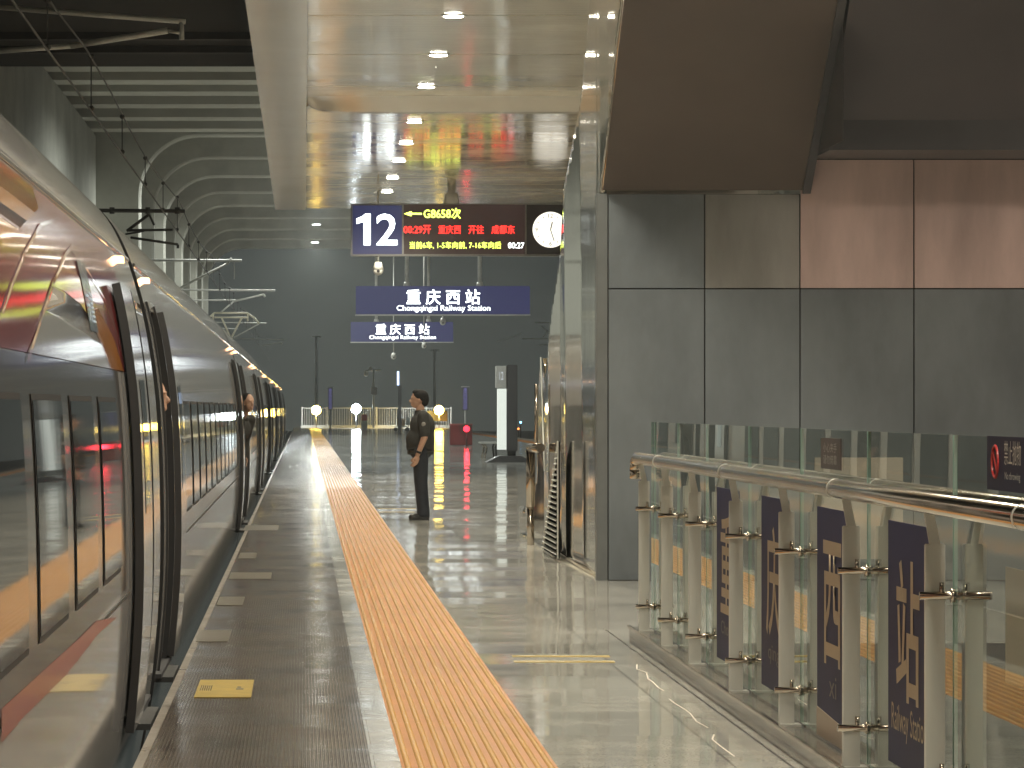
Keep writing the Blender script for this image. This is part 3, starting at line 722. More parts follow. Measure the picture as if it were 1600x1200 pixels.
gd = thing('person', 'person in dark short-sleeved uniform with belt and watch standing sideways on the platform', 'person', None, (gx, 47.3, 0))
b = MB()
head(b, (-.035, 0, 1.595))
limb(b, (-.008, 0, 1.50), (.01, 0, 1.38), .056, .065)
b.ball((.02, 0, 1.22), .17, 20, (.88, 1.12, 1.15)); b.ball((0, 0, 1.02), .165, 20, (1, 1.06, 1))
sh = {}
for k in (-1, 1):
    s_ = Vector((.03, k*.205, 1.375)); el = Vector((.045, k*.255, 1.10)); wr = Vector((-.045, k*.235, .865))
    limb(b, s_, el, .062, .047); limb(b, el, wr, .045, .030); hand(b, wr, (-.22, 0, -1), -k)
    hp = Vector((.0, k*.095, .90)); kn = Vector((.005, k*.10, .50)); an = Vector((.04, k*.10, .085))
    limb(b, hp, kn, .085, .058); limb(b, kn, an, .058, .042)
    limb(b, an, Vector((-.08, k*.105, .03)), .04, .028)
    sh[k] = (s_, el, wr, hp, kn, an)
remesh('body', M['skin'], gd, b.bm, .0065, 2)
b = MB()
b.ball((.025, 0, 1.24), .185, 22, (.92, 1.16, 1.12)); b.ball((-.005, 0, 1.06), .188, 22, (1.03, 1.06, 1.05)); b.ball((-.035, 0, .98), .16, 18, (1, 1, .9))
b.cyl((0, 0, 1.02), (.0, 0, .865), .178, .178, 22); b.ball((.02, 0, 1.38), .10, 14, (.9, 1.7, .55)); b.cyl((.0, 0, 1.40), (-.006, 0, 1.462), .082, .070, 16)
for k in (-1, 1): limb(b, sh[k][0], sh[k][0].lerp(sh[k][1], .80), .082, .074)
shirt = remesh('shirt', M['uniform'], gd, b.bm, .012, 2)
b = MB()
for k in (-1, 1):
    s_, el, wr, hp, kn, an = sh[k]
    limb(b, hp+Vector((0, 0, .02)), kn, .108, .088); limb(b, kn, an+Vector((.0, 0, .005)), .088, .079); b.cyl(an+Vector((0, 0, .06)), an+Vector((-.005, 0, -.035)), .082, .086, 16)
b.ball((.005, 0, .92), .165, 20, (1.0, 1.05, .75))
remesh('trousers', M['trouser'], gd, b.bm, .012, 2)
for k in (-1, 1):
    b = MB(); b.ball((.075, k*.105, .05), .05, 14, (1.0, .9, 1)); b.ball((-.02, k*.108, .045), .05, 14, (2.0, .9, .85)); b.ball((-.105, k*.112, .035), .043, 14, (1.25, 1.0, .8)); b.box(-.155, .115, k*.108-.044, k*.108+.044, 0, .022)
    remesh('shoe', M['shoe'], gd, b.bm, .009, 2)
b = MB(); b.ball((.0, 0, 1.648), .107, 20, (1.02, .86, .80)); b.ball((.055, 0, 1.60), .082, 16, (.75, .93, 1.15)); b.ball((-.062, 0, 1.668), .036, 12, (.8, 1.5, .6)); b.ball((-.04, 0, 1.70), .06, 12, (1.2, 1.2, .6))
for k in (-1, 1): b.ball((.015, k*.072, 1.63), .04, 10, (.9, .5, 1.2))
hr = remesh('hair', M['hair'], gd, b.bm, .008, 1)
MB().cyl((.0, 0, .905), (.0, 0, .94), .181, .181, 28).build('belt', M['shoe'], gd)
for k in (-1, 1):
    if k == -1:
        w0 = sh[k][2].lerp(sh[k][1], .10); w1 = sh[k][2].lerp(sh[k][1], .22); MB().cyl(w0, w1, .037, .038, 16).build('watch', M['shoe'], gd)
    MB().box(.0, .055, k*.225-.04*k-.03, k*.225-.04*k+.03, 1.447, 1.458).build('shoulder_badge', M['grey_paint'], gd)
q = sh[-1][0].lerp(sh[-1][1], .38)
MB().ball((q.x-.005, q.y-.074, q.z), .028, 12, (1, .3, 1.2)).build('arm_badge', mat('grey embroidered badge', (.25, .24, .22), .8), gd)
def attendant(loc, rot, label, lean, uniform, longhair):
    t = thing('person', label, 'person', None, loc); t.rotation_euler = (0, 0, rot)
    b = MB(); hx = -.02-lean; head(b, (hx-.03, 0, 1.555), .97)
    limb(b, (hx, 0, 1.47), (-lean*.7, 0, 1.36), .046, .055); b.ball((-lean*.5, 0, 1.2), .14, 18, (.85, 1.2, 1.2)); b.ball((-.02, 0, 1.0), .14, 18, (.9, 1.1, 1))
    jt = {}
    for k in (-1, 1):
        s_ = Vector((-lean*.65, k*.175, 1.335)); el = Vector((-lean*.3+.05, k*.215, 1.06)); wr = Vector((-.05, k*.2, .84))
        limb(b, s_, el, .05, .038); limb(b, el, wr, .037, .026); hand(b, wr, (-.15, 0, -1), -k, .92)
        hp = Vector((0, k*.085, .9)); kn = Vector((.0, k*.09, .48)); an = Vector((.03, k*.09, .08))
        limb(b, hp, kn, .078, .05); limb(b, kn, an, .05, .036); limb(b, an, Vector((-.07, k*.09, .03)), .034, .024); jt[k] = (s_, el, wr, hp, kn, an)
    remesh('body', M['skin'], t, b.bm, .0075, 2)
    b = MB(); b.ball((-lean*.5, 0, 1.21), .155, 18, (.9, 1.22, 1.16)); b.cyl((-lean*.3, 0, 1.1), (0, 0, .86), .15, .155, 18); b.ball((-lean*.65, 0, 1.34), .085, 12, (.9, 1.8, .6))
    for k in (-1, 1): limb(b, jt[k][0], jt[k][1], .065, .054); limb(b, jt[k][1], jt[k][2], .054, .043)
    remesh('jacket', uniform, t, b.bm, .013, 2)
    b = MB()
    for k in (-1, 1): limb(b, jt[k][3], jt[k][4], .095, .075); limb(b, jt[k][4], jt[k][5], .075, .065)
    b.ball((0, 0, .9), .145, 16, (.95, 1.05, .7)); remesh('trousers', uniform, t, b.bm, .013, 2)
    for k in (-1, 1):
        b = MB(); b.ball((.05, k*.09, .045), .043, 12); b.ball((-.06, k*.092, .038), .042, 12, (2, .9, .8)); remesh('shoe', M['shoe'], t, b.bm, .010, 1)
    b = MB(); b.ball((hx+.006, 0, 1.605), .102, 18, (1.0, .86, .84)); b.ball((hx+.05, 0, 1.565), .078, 14, (.8, .95, 1.2))
    if longhair: b.ball((hx+.10, 0, 1.56), .045, 12)
    remesh('hair', M['hair'], t, b.bm, .009, 1)
    return t
attendant((-.98, 47.98, 0), math.radians(128), 'person with tied black hair and dark uniform leaning out of the third carriage door', .34, M['uniform'], True)
attendant((-.968, 21.0, 0), math.radians(180), 'person in navy blue uniform half hidden in the second carriage doorway', .02, M['blue_uniform'], False)
# ------------------------------------------------------------------ hanging signs
ZS = 74.0
def R_(px0, px1, py0, py1, z): a, b = P(px0, py1, z), P(px1, py0, z); return a.x, b.x, a.z, b.z
sg = thing('departure_sign', 'long hanging platform 12 departure sign with red and yellow lettering and clock', 'departure sign')
x0, x1, z0, z1 = R_(548, 905, 318, 400, ZS)
MB().box(x0, x1, ZS, ZS+.28, z0, z1).build('case', M['sign_frame'], sg, bevel=.012)
a = R_(551, 628, 321, 397, ZS); MB().box(a[0], a[1], ZS-.012, ZS-.004, a[2], a[3]).build('number_panel', emit('navy lit panel', (.035, .045, .17), .32), sg)
a = R_(631, 820, 320, 397, ZS); MB().box(a[0], a[1], ZS-.012, ZS-.004, a[2], a[3]).build('screen', emit('brown black display', (.030, .012, .012), .5), sg)
a = R_(823, 902, 320, 397, ZS); MB().box(a[0], a[1], ZS-.012, ZS-.004, a[2], a[3]).build('clock_panel', M['sign_black'], sg)
def tx(name, s, px0, px1, py0, py1, z, m, parent, bold=0.0):
    a = P((px0+px1)/2, (py0+py1)/2, z); return text(name, s, a, *FRONT, (px1-px0)*z/F, (py1-py0)*z/F, m, parent, .016, bold)
tx('platform_number', '2', 588, 621, 334, 383, ZS, M['e_white'], sg, .012)
MB().prism([P(x, y, ZS-.016) for x, y in ((570.5, 334), (579, 334), (579, 383), (568, 383), (568, 346.5), (557, 350), (557, 341.5), (566, 338))], (0, -.004, 0)).build('platform_number', M['e_white'], sg)
tx('train_number', 'G8658次', 662, 720, 325, 342, ZS, M['e_yel'], sg, .008)
ar = P(631, 334, ZS); d = ZS/F
MB().prism([P(631, 334, ZS-.013), P(643, 330, ZS-.013), P(643, 338, ZS-.013)], (0, -.004, 0)).build('arrow_head', M['e_yel'], sg)
MB().prism([P(643, 332.8, ZS-.013), P(659, 332.8, ZS-.013), P(659, 335.2, ZS-.013), P(643, 335.2, ZS-.013)], (0, -.004, 0)).build('arrow_shaft', M['e_yel'], sg)
for s, a_, b_ in (('00:29开', 631, 673), ('重庆西', 685, 720), ('开往', 732, 756), ('成都东', 768, 804)): tx('destination_text', s, a_, b_, 352, 365.5, ZS, M['e_red'], sg, .0)
tx('notice_text', '当前6车, 1-5车向前, 7-16车向后', 640, 783, 377.5, 389, ZS, M['e_yel'], sg, .0)
tx('time_text', '00:27', 794, 819, 379, 388, ZS, M['e_white'], sg, .006)
cc = P(860, 359, ZS); cr = 28*ZS/F
ck = MB().cyl(cc+Vector((0, -.03, 0)), cc+Vector((0, -.012, 0)), cr, n=48).build('clock_face', M['e_clock'], sg)
for n_, ang in (('12', 0), ('3', 90), ('6', 180), ('9', 270)):
    t = math.radians(ang); text('clock_numeral', n_, cc+Vector((math.sin(t)*cr*.78, -.032, math.cos(t)*cr*.78)), *FRONT, .10 if n_ == '12' else .05, .085, M['darkgrey'], ck, .002)
tk = MB()
for k in range(12):
    if k % 3: 
        t = math.radians(30*k); dd = Vector((math.sin(t), 0, math.cos(t))); tk.cyl(cc+dd*cr*.72+Vector((0, -.033, 0)), cc+dd*cr*.86+Vector((0, -.033, 0)), .006, n=6)
tk.build('clock_tick', M['darkgrey'], ck)
for ang, ln, r in ((13.5, .45, .012), (162, .66, .009)):
    t = math.radians(ang); MB().cyl(cc+Vector((0, -.036, 0)), cc+Vector((math.sin(t)*cr*ln, -.036, math.cos(t)*cr*ln)), r, n=6).build('clock_hand', M['darkgrey'], ck)
pp = P(706, 318, ZS); po = MB(); po.cyl((pp.x, ZS+.14, z1), (pp.x, ZS+.14, ZC-.07), .085, n=14); po.cyl((pp.x, ZS+.14, z1), (pp.x, ZS+.14, z1+.22), .17, .13, 14); po.build('hanger_pole', M['grey_paint'], sg)
def station_sign(px0, px1, py0, py1, z, g1, g2, poles, label):
    t = thing('station_sign', label, 'station sign', 'hanging station name signs')
    x0, x1, z0, z1 = R_(px0, px1, py0, py1, z)
    MB().box(x0, x1, z, z+.25, z0, z1).build('case', emit('navy lit sign face', (.030, .034, .13), .42), t, bevel=.02)
    MB().box(x0-.02, x1+.02, z-.02, z+.27, z0-.05, z0-.002).build('trim', M['greysteel'], t)
    tx('chinese_name', '重 庆 西 站', *g1, z, M['e_white'], t, .012); tx('english_name', 'Chongqingxi Railway Station', *g2, z, M['e_white'], t, .0)
    for px in poles:
        q = P(px, py0, z); MB().cyl((q.x, z+.12, z1), (q.x, z+.12, ZB), .075, n=12).build('hanger_pole', M['greysteel'], t)
        MB().cyl((q.x, z+.12, z1), (q.x, z+.12, z1+.15), .14, .1, n=12).build('pole_collar', M['greysteel'], t)
station_sign(556, 828, 447, 491, 125, (635, 750, 452, 476), (620, 766, 477, 488), (636, 750), 'navy hanging station name sign, larger and nearer, below the departure sign')
station_sign(548, 708, 503, 534, 174, (587, 671, 506, 523), (577, 681, 524, 531.5), (588, 670), 'navy hanging station name sign, smaller and lower, half behind the other')
def dome(px, py, z, r, top, label):
    t = thing('dome_camera', label, 'security camera', 'hanging dome cameras')
    q = P(px, py, z); MB().cyl(q+Vector((0, 0, r*.9)), (q.x, q.y, top), .022 if r < .14 else .03, n=8).build('hanger_pole', M['greysteel'], t)
    MB().cyl(q, q+Vector((0, 0, r*1.3)), r, r*.6, 18).build('housing', M['white_paint'], t)
    MB().ball(q+Vector((0, 0, -r*.15)), r*.92, 16, (1, 1, 1)).build('dome', M['white_paint'], t)
    MB().ball(q+Vector((0, -r*.80, -r*.3)), r*.28, 10).build('lens', M['rubber'], t)
dome(591, 421, 78, .125, ZC-.07, 'large white dome camera hanging under the left of the departure sign')
dome(692, 503, 127, .115, 4.75, 'white dome camera under the larger station name sign')
dome(662.5, 540, 150, .11, ZB, 'white dome camera just below the smaller station name sign')
dome(615, 557, 185, .15, ZB, 'lowest white dome camera, under the left of the smaller station sign')
# ------------------------------------------------------------------ staircase with mirror cladding, panel wall
XS = 2.57; YW = H*F/(907-CY)
stc = thing('staircase', 'staircase rising towards the camera, clad in mirror stainless steel with dark underside', 'staircase')
out = [(932, 905), (811, 832), (811, 791), (824, 789), (838, 752), (838, 690), (841, 640), (844, 560), (848, 590), (855, 572), (862, 480), (880, 310), (905, 130), (920, 0), (932, -105)]
pts = []
for px, py in out:
    p = on_x(px, py, XS); pts.append((p.y, max(p.z, .002)))
pts[0] = (YW, .002); pts[1] = (pts[1][0], .002)
top_y, top_z = pts[-1]
# soffit line on the near side
sa = on_x(932, 302, XS); sb = on_x(965, 0, XS)
slope = (sb.z-sa.z)/(sa.y-sb.y)
def sz(y): return sa.z+(sa.y-y)*slope
yb_ = YW-(6.5-sa.z)/slope
poly = pts+[(top_y, 6.6), (yb_, 6.6), (YW, sa.z)]
# clad sheet built as bent panels: fine grid over the polygon with gentle pillows between vertical seams
us_ = [p[0] for p in poly]
seams = [YW, 33.0, 34.55, 35.6, 36.9, 38.2, 39.6, 41.0, 42.6]
fo = [0, .034, -.010, .028, -.016, .030, -.010, .024, 0]
def pill(y, z):
    y2 = y-.10*z                                           # seams lean with the stair
    for i in range(len(seams)-1):
        if seams[i] <= y2 < seams[i+1]:
            t = (y2-seams[i])/(seams[i+1]-seams[i]); return fo[i]+(fo[i+1]-fo[i])*t
    return .012*abs(((y2-20) % 1.6)/.8-1)
def scan(poly, stepz, stepy):
    P2 = [Vector(p) for p in poly]; n = len(poly); E = [(i, (i+1) % n) for i in range(n)]
    z = stepz/2
    while z < 6.6:
        xs = []
        for i in range(n):
            a, b = poly[i], poly[(i+1) % n]
            if (a[1]-z)*(b[1]-z) < 0: xs.append(a[0]+(b[0]-a[0])*(z-a[1])/(b[1]-a[1]))
        xs.sort()
        for k in range(0, len(xs)-1, 2):
            m_ = max(2, int((xs[k+1]-xs[k])/stepy))
            for j in range(m_+1): P2.append(Vector((xs[k]+(xs[k+1]-xs[k])*j/m_, z)))
        z += stepz
    return delaunay_2d_cdt(P2, E, [list(range(n))], 1, 1e-5)
r = scan(poly, .10, .10)
me = bpy.data.meshes.new('side_cladding'); me.from_pydata([(XS+pill(p[0], p[1]), p[0], p[1]) for p in r[0]], [], [list(f) for f in r[2]])
bm = bmesh.new(); bm.from_mesh(me); bmesh.ops.recalc_face_normals(bm, faces=bm.faces)
if sum(f.normal.x for f in bm.faces) > 0: bmesh.ops.reverse_faces(bm, faces=bm.faces)
for f in bm.faces: f.smooth = True
bmesh.ops.solidify(bm, geom=bm.faces[:], thickness=.05)
bm.to_mesh(me); bm.free(); me.materials.append(M['mirror']); link(bpy.data.objects.new('side_cladding', me), stc)
# steps and inner core
XS2 = (1250-CX)*YW/F
b = MB(); y = 41.5; z = 0.0
while z < 6.2:
    z1_ = z+.16; b.box(XS+.09, XS2+.0, max(y-.32, 29.2), y, max(0.0, z-.5) if y > YW+.6 else max(z-.4, sz(min(y, YW))+.2), z1_); z = z1_; y -= .305
b.build('steps', M['concrete_pale'], stc)
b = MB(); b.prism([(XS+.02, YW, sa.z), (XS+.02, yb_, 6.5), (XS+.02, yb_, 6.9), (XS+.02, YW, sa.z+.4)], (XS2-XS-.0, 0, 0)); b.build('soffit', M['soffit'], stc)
# edge trim of the soffit and joints
b = MB(); e0 = Vector((XS2+.02, YW-.01, sa.z-.03)); e1 = Vector((XS2+.02, yb_, 6.5-.03)); b.prism([e0, e1, e1+Vector((0, 0, .5)), e0+Vector((0, 0, .5))], (.07, 0, 0)); b.build('soffit_edge', M['darkgrey'], stc)
b = MB()
for k in (.13, 1.62):
    yy = YW-k; b.prism([(XS+.1, yy, sz(yy)-.004), (XS2-.1, yy, sz(yy)-.004), (XS2-.1, yy-.012, sz(yy-.012)-.004), (XS+.1, yy-.012, sz(yy-.012)-.004)], (0, 0, .003))
b.build('soffit_joint', M['darkgrey'], stc)
# louvred grille cut into the cladding
g0, g1, g2 = on_x(885, 690, XS), on_x(885, 873, XS), on_x(861, 861, XS)
xg = XS-.075
gr = thing('louvre_grille', 'tall black triangular louvre grille in the foot of the mirror cladding', 'grille')
MB().prism([(xg, g0.y, g0.z), (xg, g1.y, .02), (xg, g2.y, .02)], (.012, 0, 0)).build('backing', mat('matt black', (.006, .006, .006), 1.0, spec=0.0), gr)
b = MB(); n = 20
for k in range(n):
    t = (k+.5)/n; z = .03+(g0.z-.06)*t; ye = g2.y+(g0.y-g2.y)*t
    if ye-g1.y < .05: continue
    b.prism([(xg-.030, g1.y+.02, z-.004), (xg-.002, g1.y+.02, z+.008), (xg-.002, g1.y+.02, z+.013), (xg-.030, g1.y+.02, z+.001)], (0, ye-g1.y-.04, 0))
b.build('slats', M['greysteel'], gr)
b = MB(); b.cyl((xg-.01, g0.y, g0.z), (xg-.01, g2.y, .02), .008, n=6); b.cyl((xg-.01, g1.y, .02), (xg-.01, g0.y, g0.z), .008, n=6); b.build('frame', M['steel'], gr)
# newel loop at the foot of the stairs
nw = thing('stair_newel', 'bright steel newel loop with handrail end at the foot of the staircase', 'newel')
q0, q1 = on_x(829, 792, XS-.1), on_x(829, 700, XS-.1)
MB().path([q0, q1, q1+Vector((.0, -1.6, .02))], .05, 12).build('loop', M['chrome'], nw)
MB().cyl((q0.x, q0.y, 0), q0, .04, n=12).build('post', M['chrome'], nw)
MB().path([on_x(838, 700, XS-.1), on_x(838, 600, XS-.1)], .02, 8).build('upright', M['chrome'], nw)
b = MB(); qa, qb = on_x(838, 700, XS-.05), on_x(844, 558, XS-.05); b.prism([qa, qb, qb+Vector((0, -.55, -1.2)), qa+Vector((0, -.6, 0))], (.012, 0, 0)); b.build('glass_fin', mat('pale glass fin', (.45, .47, .44), .1), nw)
# panel wall facing the camera
pw = thing('panel_wall', 'dark grey metal panel wall under the staircase, seams in a grid, pink light painted top right', 'panel wall')
jx = [(px-CX)*YW/F for px in (932, 950, 1101, 1250, 1428)]; jx += [jx[-1]+.99, jx[-1]+1.98, jx[-1]+2.97]
zj = H+(CY-451)*YW/F; zt1 = H+(CY-302)*YW/F; zt2 = H+(CY-248)*YW/F
MB().box(jx[0]+.03, jx[-1], YW+.03, YW+.12, 0, zt1-.005).build('wall_backing', M['rubber'], pw)
MB().box(XS2+.03, jx[-1], YW+.031, YW+.118, zt1, zt2).build('wall_backing', M['rubber'], pw)
MB().box(jx[0], jx[1]-.006, YW-.01, YW+.12, 0, zt1-.004).build('corner_post', mat('corner trim', (.14, .15, .15), .4, metal=.2, var=.1), pw)
gp = .006
def panel(x0, x1, z0, z1, m, lab=None):
    o = MB().box(x0+gp, x1-gp, YW, YW+.025, z0+gp, z1-gp).build('wall_panel', m, pw)
    if lab: o['label'] = lab
for i in range(1, 7):
    zt = zt1 if i < 3 else zt2
    panel(jx[i], jx[i+1], .0, zj, M['wall_panel'])
    panel(jx[i], jx[i+1], zj, zt-.004, M['wall_panel_b'] if i > 2 else M['wall_panel_c'] if i == 2 else M['wall_panel'], 'streaked upper wall panel, pink light painted in' if i > 2 else None)
# second flight's underside
b = MB(); zf = zt2; yq = YW-1.05
b.box(XS2+.10, jx[-1], yq, YW+.02, zf, zf+.5); sf = thing('stair_underside', 'slate dark sloping underside above the light-tinted wall panels at top right', 'stair underside'); b.build('flat_band', M['darkgrey'], sf)
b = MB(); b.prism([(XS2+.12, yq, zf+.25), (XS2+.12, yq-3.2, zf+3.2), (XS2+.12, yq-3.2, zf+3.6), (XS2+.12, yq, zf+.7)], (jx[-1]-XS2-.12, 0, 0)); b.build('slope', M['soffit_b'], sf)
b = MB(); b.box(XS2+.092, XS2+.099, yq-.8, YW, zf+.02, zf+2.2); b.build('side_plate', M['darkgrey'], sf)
# ------------------------------------------------------------------ glass railing
XG = 2.215
rl = thing('glass_railing', 'stainless steel glass railing with double handrail along the stair opening', 'railing')
YR1 = 22.75; YR0 = 3.0
MB().box(2.09, 2.36, YR0, YR1, 0, .085).build('kerb', tilemat('kerb granite', (.22, .20, .175), .12, (1, .9), .006, .004), rl)
MB().box(2.078, 2.105, YR0, YR1+.02, .083, .103).build('kerb_trim', M['chrome'], rl, bevel=.004)
posts = [22.35, 20.94, 19.45, 17.6, 15.76, 13.9, 12.06, 10.2, 8.35, 6.5, 4.65]
PT = 1.035
pr0 = None
for i, y in enumerate(posts):
    e = bpy.data.objects.new('post', None); link(e, rl); e.location = (0, y, 0)
    if pr0 is None:
        for xf in (2.145, 2.285):
            pl = MB().box(xf-.034, xf+.034, -.014, .014, .085, PT).build('plate', M['steel'], e, bevel=.003)
            MB().box(xf-.06, xf+.06, -.05, .05, .085, .095).build('foot', M['steel'], e)
            s = -1 if xf < XG else 1
            n = MB(); n.prism([(xf-.018, -.008, PT), (xf+.018, -.008, PT), (xf+s*.020+.016, -.008, 1.14), (xf+s*.020-.016, -.008, 1.14)], (0, .016, 0)); n.build('neck', M['steel'], e)
        for z in (.245, .86):
            c = MB(); c.cyl((2.09, -.02, z), (2.335, -.02, z), .014, n=12)
            for sx_ in (-.02, .02):
                c.cyl((XG+sx_, -.02, z), (XG+sx_*1.0+.014, -.02, z), .024, n=14)
            c.cyl((XG-.05, -.02, z), (XG-.05, -.02, z+.045), .008, n=8); c.cyl((XG+.03, -.02, z), (XG+.03, -.02, z+.04), .008, n=8)
            c.build('clamp', M['chrome'], e)
        pr0 = e
    else:
        for ch in pr0.children: c = ch.copy(); link(c, e)
for xh, y1_ in ((2.125, YR1-.05), (2.305, YR1-.08)):
    h = MB(); h.path([(xh, YR0, 1.175), (xh, y1_-.12, 1.175), (xh, y1_-.03, 1.155), (xh, y1_, 1.10), (xh, y1_+.0, 1.04)] if xh < XG else [(xh, YR0, 1.175), (xh, y1_-.12, 1.175), (xh, y1_-.03, 1.155), (xh, y1_, 1.12)], .038, 20); h.build('handrail', M['chrome'], rl)
sl = MB()
for y in posts[1::2]: sl.cyl((2.125, y+.25, 1.175), (2.125, y+.27, 1.175), .0395, n=20)
sl.build('rail_joint', M['steel'], rl)
GTOP = 1.405
for i in range(len(posts)-1):
    glass_box(MB().box(XG-.006, XG+.006, posts[i+1]+.012, posts[i]-.012, .10, GTOP), 'glass_panel', rl)
glass_box(MB().box(XG-.006, XG+.006, posts[0]+.012, YR1-.22, .10, GTOP), 'glass_panel', rl)
# letter posters fixed on the panes
for k, (i, ch, en) in enumerate(((2, '重', 'Chong'), (3, '庆', 'qing'), (4, '西', 'xi'), (5, '站', 'Railway Station'))):
    yc = (posts[i]+posts[i+1])/2-.05
    t = thing('letter_poster', ['dark navy vinyl poster with pale character on railing glass, farthest of four', 'dark navy vinyl poster with pale character on railing glass, second from the wall', 'dark navy vinyl poster on railing glass, third from the wall, white paper strip below', 'nearest dark navy railing poster, with Railway Station lettering under its character'][k], 'poster', 'character posters on the railing')
    MB().box(XG-.012, XG-.008, yc-.46, yc+.44, .17, 1.075).build('sheet', M['poster'], t)
    text('character', ch, (XG-.012, yc, .68), *SIDE, .50, .52, M['tan_text'], t, .002, bold=.012)
    wd = .74 if len(en) > 6 else .1*len(en)
    text('english_word', en, (XG-.012, yc-.02, .335), *SIDE, wd, .13 if len(en) > 6 else .09, M['tan_text'] if len(en) > 6 else M['darkgrey'], t, .002)
tag(MB().prism([(XG-.016, posts[4]-1.35, .10), (XG-.016, posts[4]-.55, .10), (XG-.016, posts[4]-.55, .22), (XG-.016, posts[4]-1.35, .19)], (.003, 0, 0)).build('paper_strip', M['paper']), 'pale paper strip at the foot of the third poster', 'paper')
# notices on the upper glass
nt_ = thing('warning_notice', 'navy warning notice with red circle on the upper glass, nearest the right edge', 'notice')
na, nb = on_x(1548, 682, XG), on_x(1612, 767, XG)
MB().box(XG-.012, XG-.0075, nb.y, na.y, 1.5-(767-CY)*11.2/F, 1.5-(682-CY)*11.2/F).build('sheet', M['navy'], nt_)
ym = na.y+(nb.y-na.y)*.22; zc_ = 1.5-(722-CY)*11.2/F
rg = MB(); n = 28; rr = .05
for k in range(n):
    t0, t1 = 2*math.pi*k/n, 2*math.pi*(k+1)/n
    rg.cyl((XG-.013, ym+math.cos(t0)*rr, zc_+math.sin(t0)*rr), (XG-.013, ym+math.cos(t1)*rr, zc_+math.sin(t1)*rr), .005, n=6)
rg.cyl((XG-.013, ym-rr*.7, zc_-rr*.7), (XG-.013, ym+rr*.7, zc_+rr*.7), .004, n=6); rg.build('red_circle', mat('notice red', (.45, .03, .03), .4), nt_)
text('notice_text', '禁止抛物', (XG-.013, na.y+(nb.y-na.y)*.66, zc_+.03), *SIDE, .26, .075, M['white_paint'], nt_, .002)
text('notice_caption', 'No throwing', (XG-.013, na.y+(nb.y-na.y)*.66, zc_-.045), *SIDE, .24, .03, M['white_paint'], nt_, .002)
qa, qb = on_x(1287, 672, XG), on_x(1318, 735, XG)
n2 = thing('small_notice', 'small dark brown notice on the upper glass above the third poster', 'notice')
MB().box(XG-.012, XG-.0075, qb.y, qa.y, 1.24, 1.37).build('sheet', mat('brown notice', (.045, .028, .028), .35, var=.5, vscale=30), n2)
text('notice_text', '小心夹手', (XG-.013, (qa.y+qb.y)/2, 1.33), *SIDE, .38, .04, M['grey_paint'], n2, .002)
text('notice_caption', '请勿倚靠', (XG-.013, (qa.y+qb.y)/2, 1.28), *SIDE, .38, .04, M['grey_paint'], n2, .002)
# paper bill and framed board behind the glass
tag(MB().box(XG+.03, XG+.034, 11.0, 11.35, .62, .99).build('paper_bill', M['paper']), 'pale printed paper bill on the glass at the right edge', 'paper bill')
bd = thing('notice_board', 'pale blank notice board standing behind the railing glass', 'notice board')
ba, bb = P(1274, 715, 17.5), P(1411, 715, 17.5)
MB().box(ba.x, bb.x, 17.5, 17.53, .75, ba.z).build('board', M['paper'], bd)
MB().box(ba.x+.03, ba.x+.06, 17.53, 17.56, 0, 1.1).build('leg', M['greysteel'], bd); MB().box(bb.x-.06, bb.x-.03, 17.53, 17.56, 0, 1.1).build('leg', M['greysteel'], bd)
# amber marker on the floor edge reflected in glass
# ------------------------------------------------------------------ far end of the platform
zf = 256.0
fn = thing('platform_fence', 'grey metal bar fence across the far end of the platform', 'fence')
fa, fb = P(472, 637, zf), P(705, 637, zf)
b = MB(); b.box(fa.x, fb.x, zf-.03, zf+.03, fa.z-.06, fa.z); b.box(fa.x, fb.x, zf-.03, zf+.03, .14, .20); b.build('rail', M['greysteel'], fn)
b = MB(); x = fa.x
while x < fb.x: b.cyl((x, zf, .15), (x, zf, fa.z-.03), .018, n=6); x += .17
b.build('bars', M['greysteel'], fn)
for k in range(7):
    x = fa.x+(fb.x-fa.x)*k/6; MB().box(x-.04, x+.04, zf-.045, zf+.045, 0, fa.z+.04).build('fence_post', M['greysteel'], fn)
MB().box(fa.x-.1, fb.x+.1, zf-.1, zf+.1, 0, .13).build('plinth', M['concrete'], fn)
def flood(px, py, z, m, col, energy, label, r=.33):
    t = thing('flood_lamp', label, 'flood lamp', 'flood lamps at the platform end'); q = P(px, py, z)
    MB().cyl((q.x, z+.05, 0), (q.x, z+.05, q.z-.1), .03, n=8).build('stand', M['darksteel'], t)
    MB().cyl(q, q+Vector((0, .25, 0)), r*1.1, r*.8, 20).build('housing', M['darksteel'], t)
    MB().ball(q, r, 20, (1, .35, 1)).build('lens', m, t)
    lamp_light(t, 'SPOT', energy, col, .25, (q.x, q.y-.25, q.z), (math.radians(90-8), 0, 0)).data.spot_size = math.radians(150)
flood(494, 641, 252, M['e_ylamp'], (1, .76, .30), 2200, 'glaring yellow flood lamp over the end of the yellow strip')
flood(556.5, 639, 252, M['e_wlamp'], (.88, .97, 1), 6000, 'glaring white flood lamp in the middle of the far fence')
flood(686, 641, 252, M['e_ylamp'], (1, .76, .30), 2200, 'glaring yellow flood lamp right of the standing guard')
def pole(name, label, cat, px, py0, py1, z, r, m):
    t = thing(name, label, cat); a, b_ = P(px, py1, z), P(px, py0, z)
    MB().cyl((a.x, z, max(a.z, -1.3)), b_, r, r*.7, 12).build('shaft', m, t); return t
t = pole('light_mast', 'tall thin grey mast behind the leftmost yellow flood lamp', 'mast', 494, 525, 668, 300, .16, M['grey_paint'])
MB().box(P(494, 525, 300).x-.4, P(494, 525, 300).x+.4, 299.9, 300.1, P(494, 525, 300).z-.1, P(494, 525, 300).z).build('crossbar', M['grey_paint'], t)
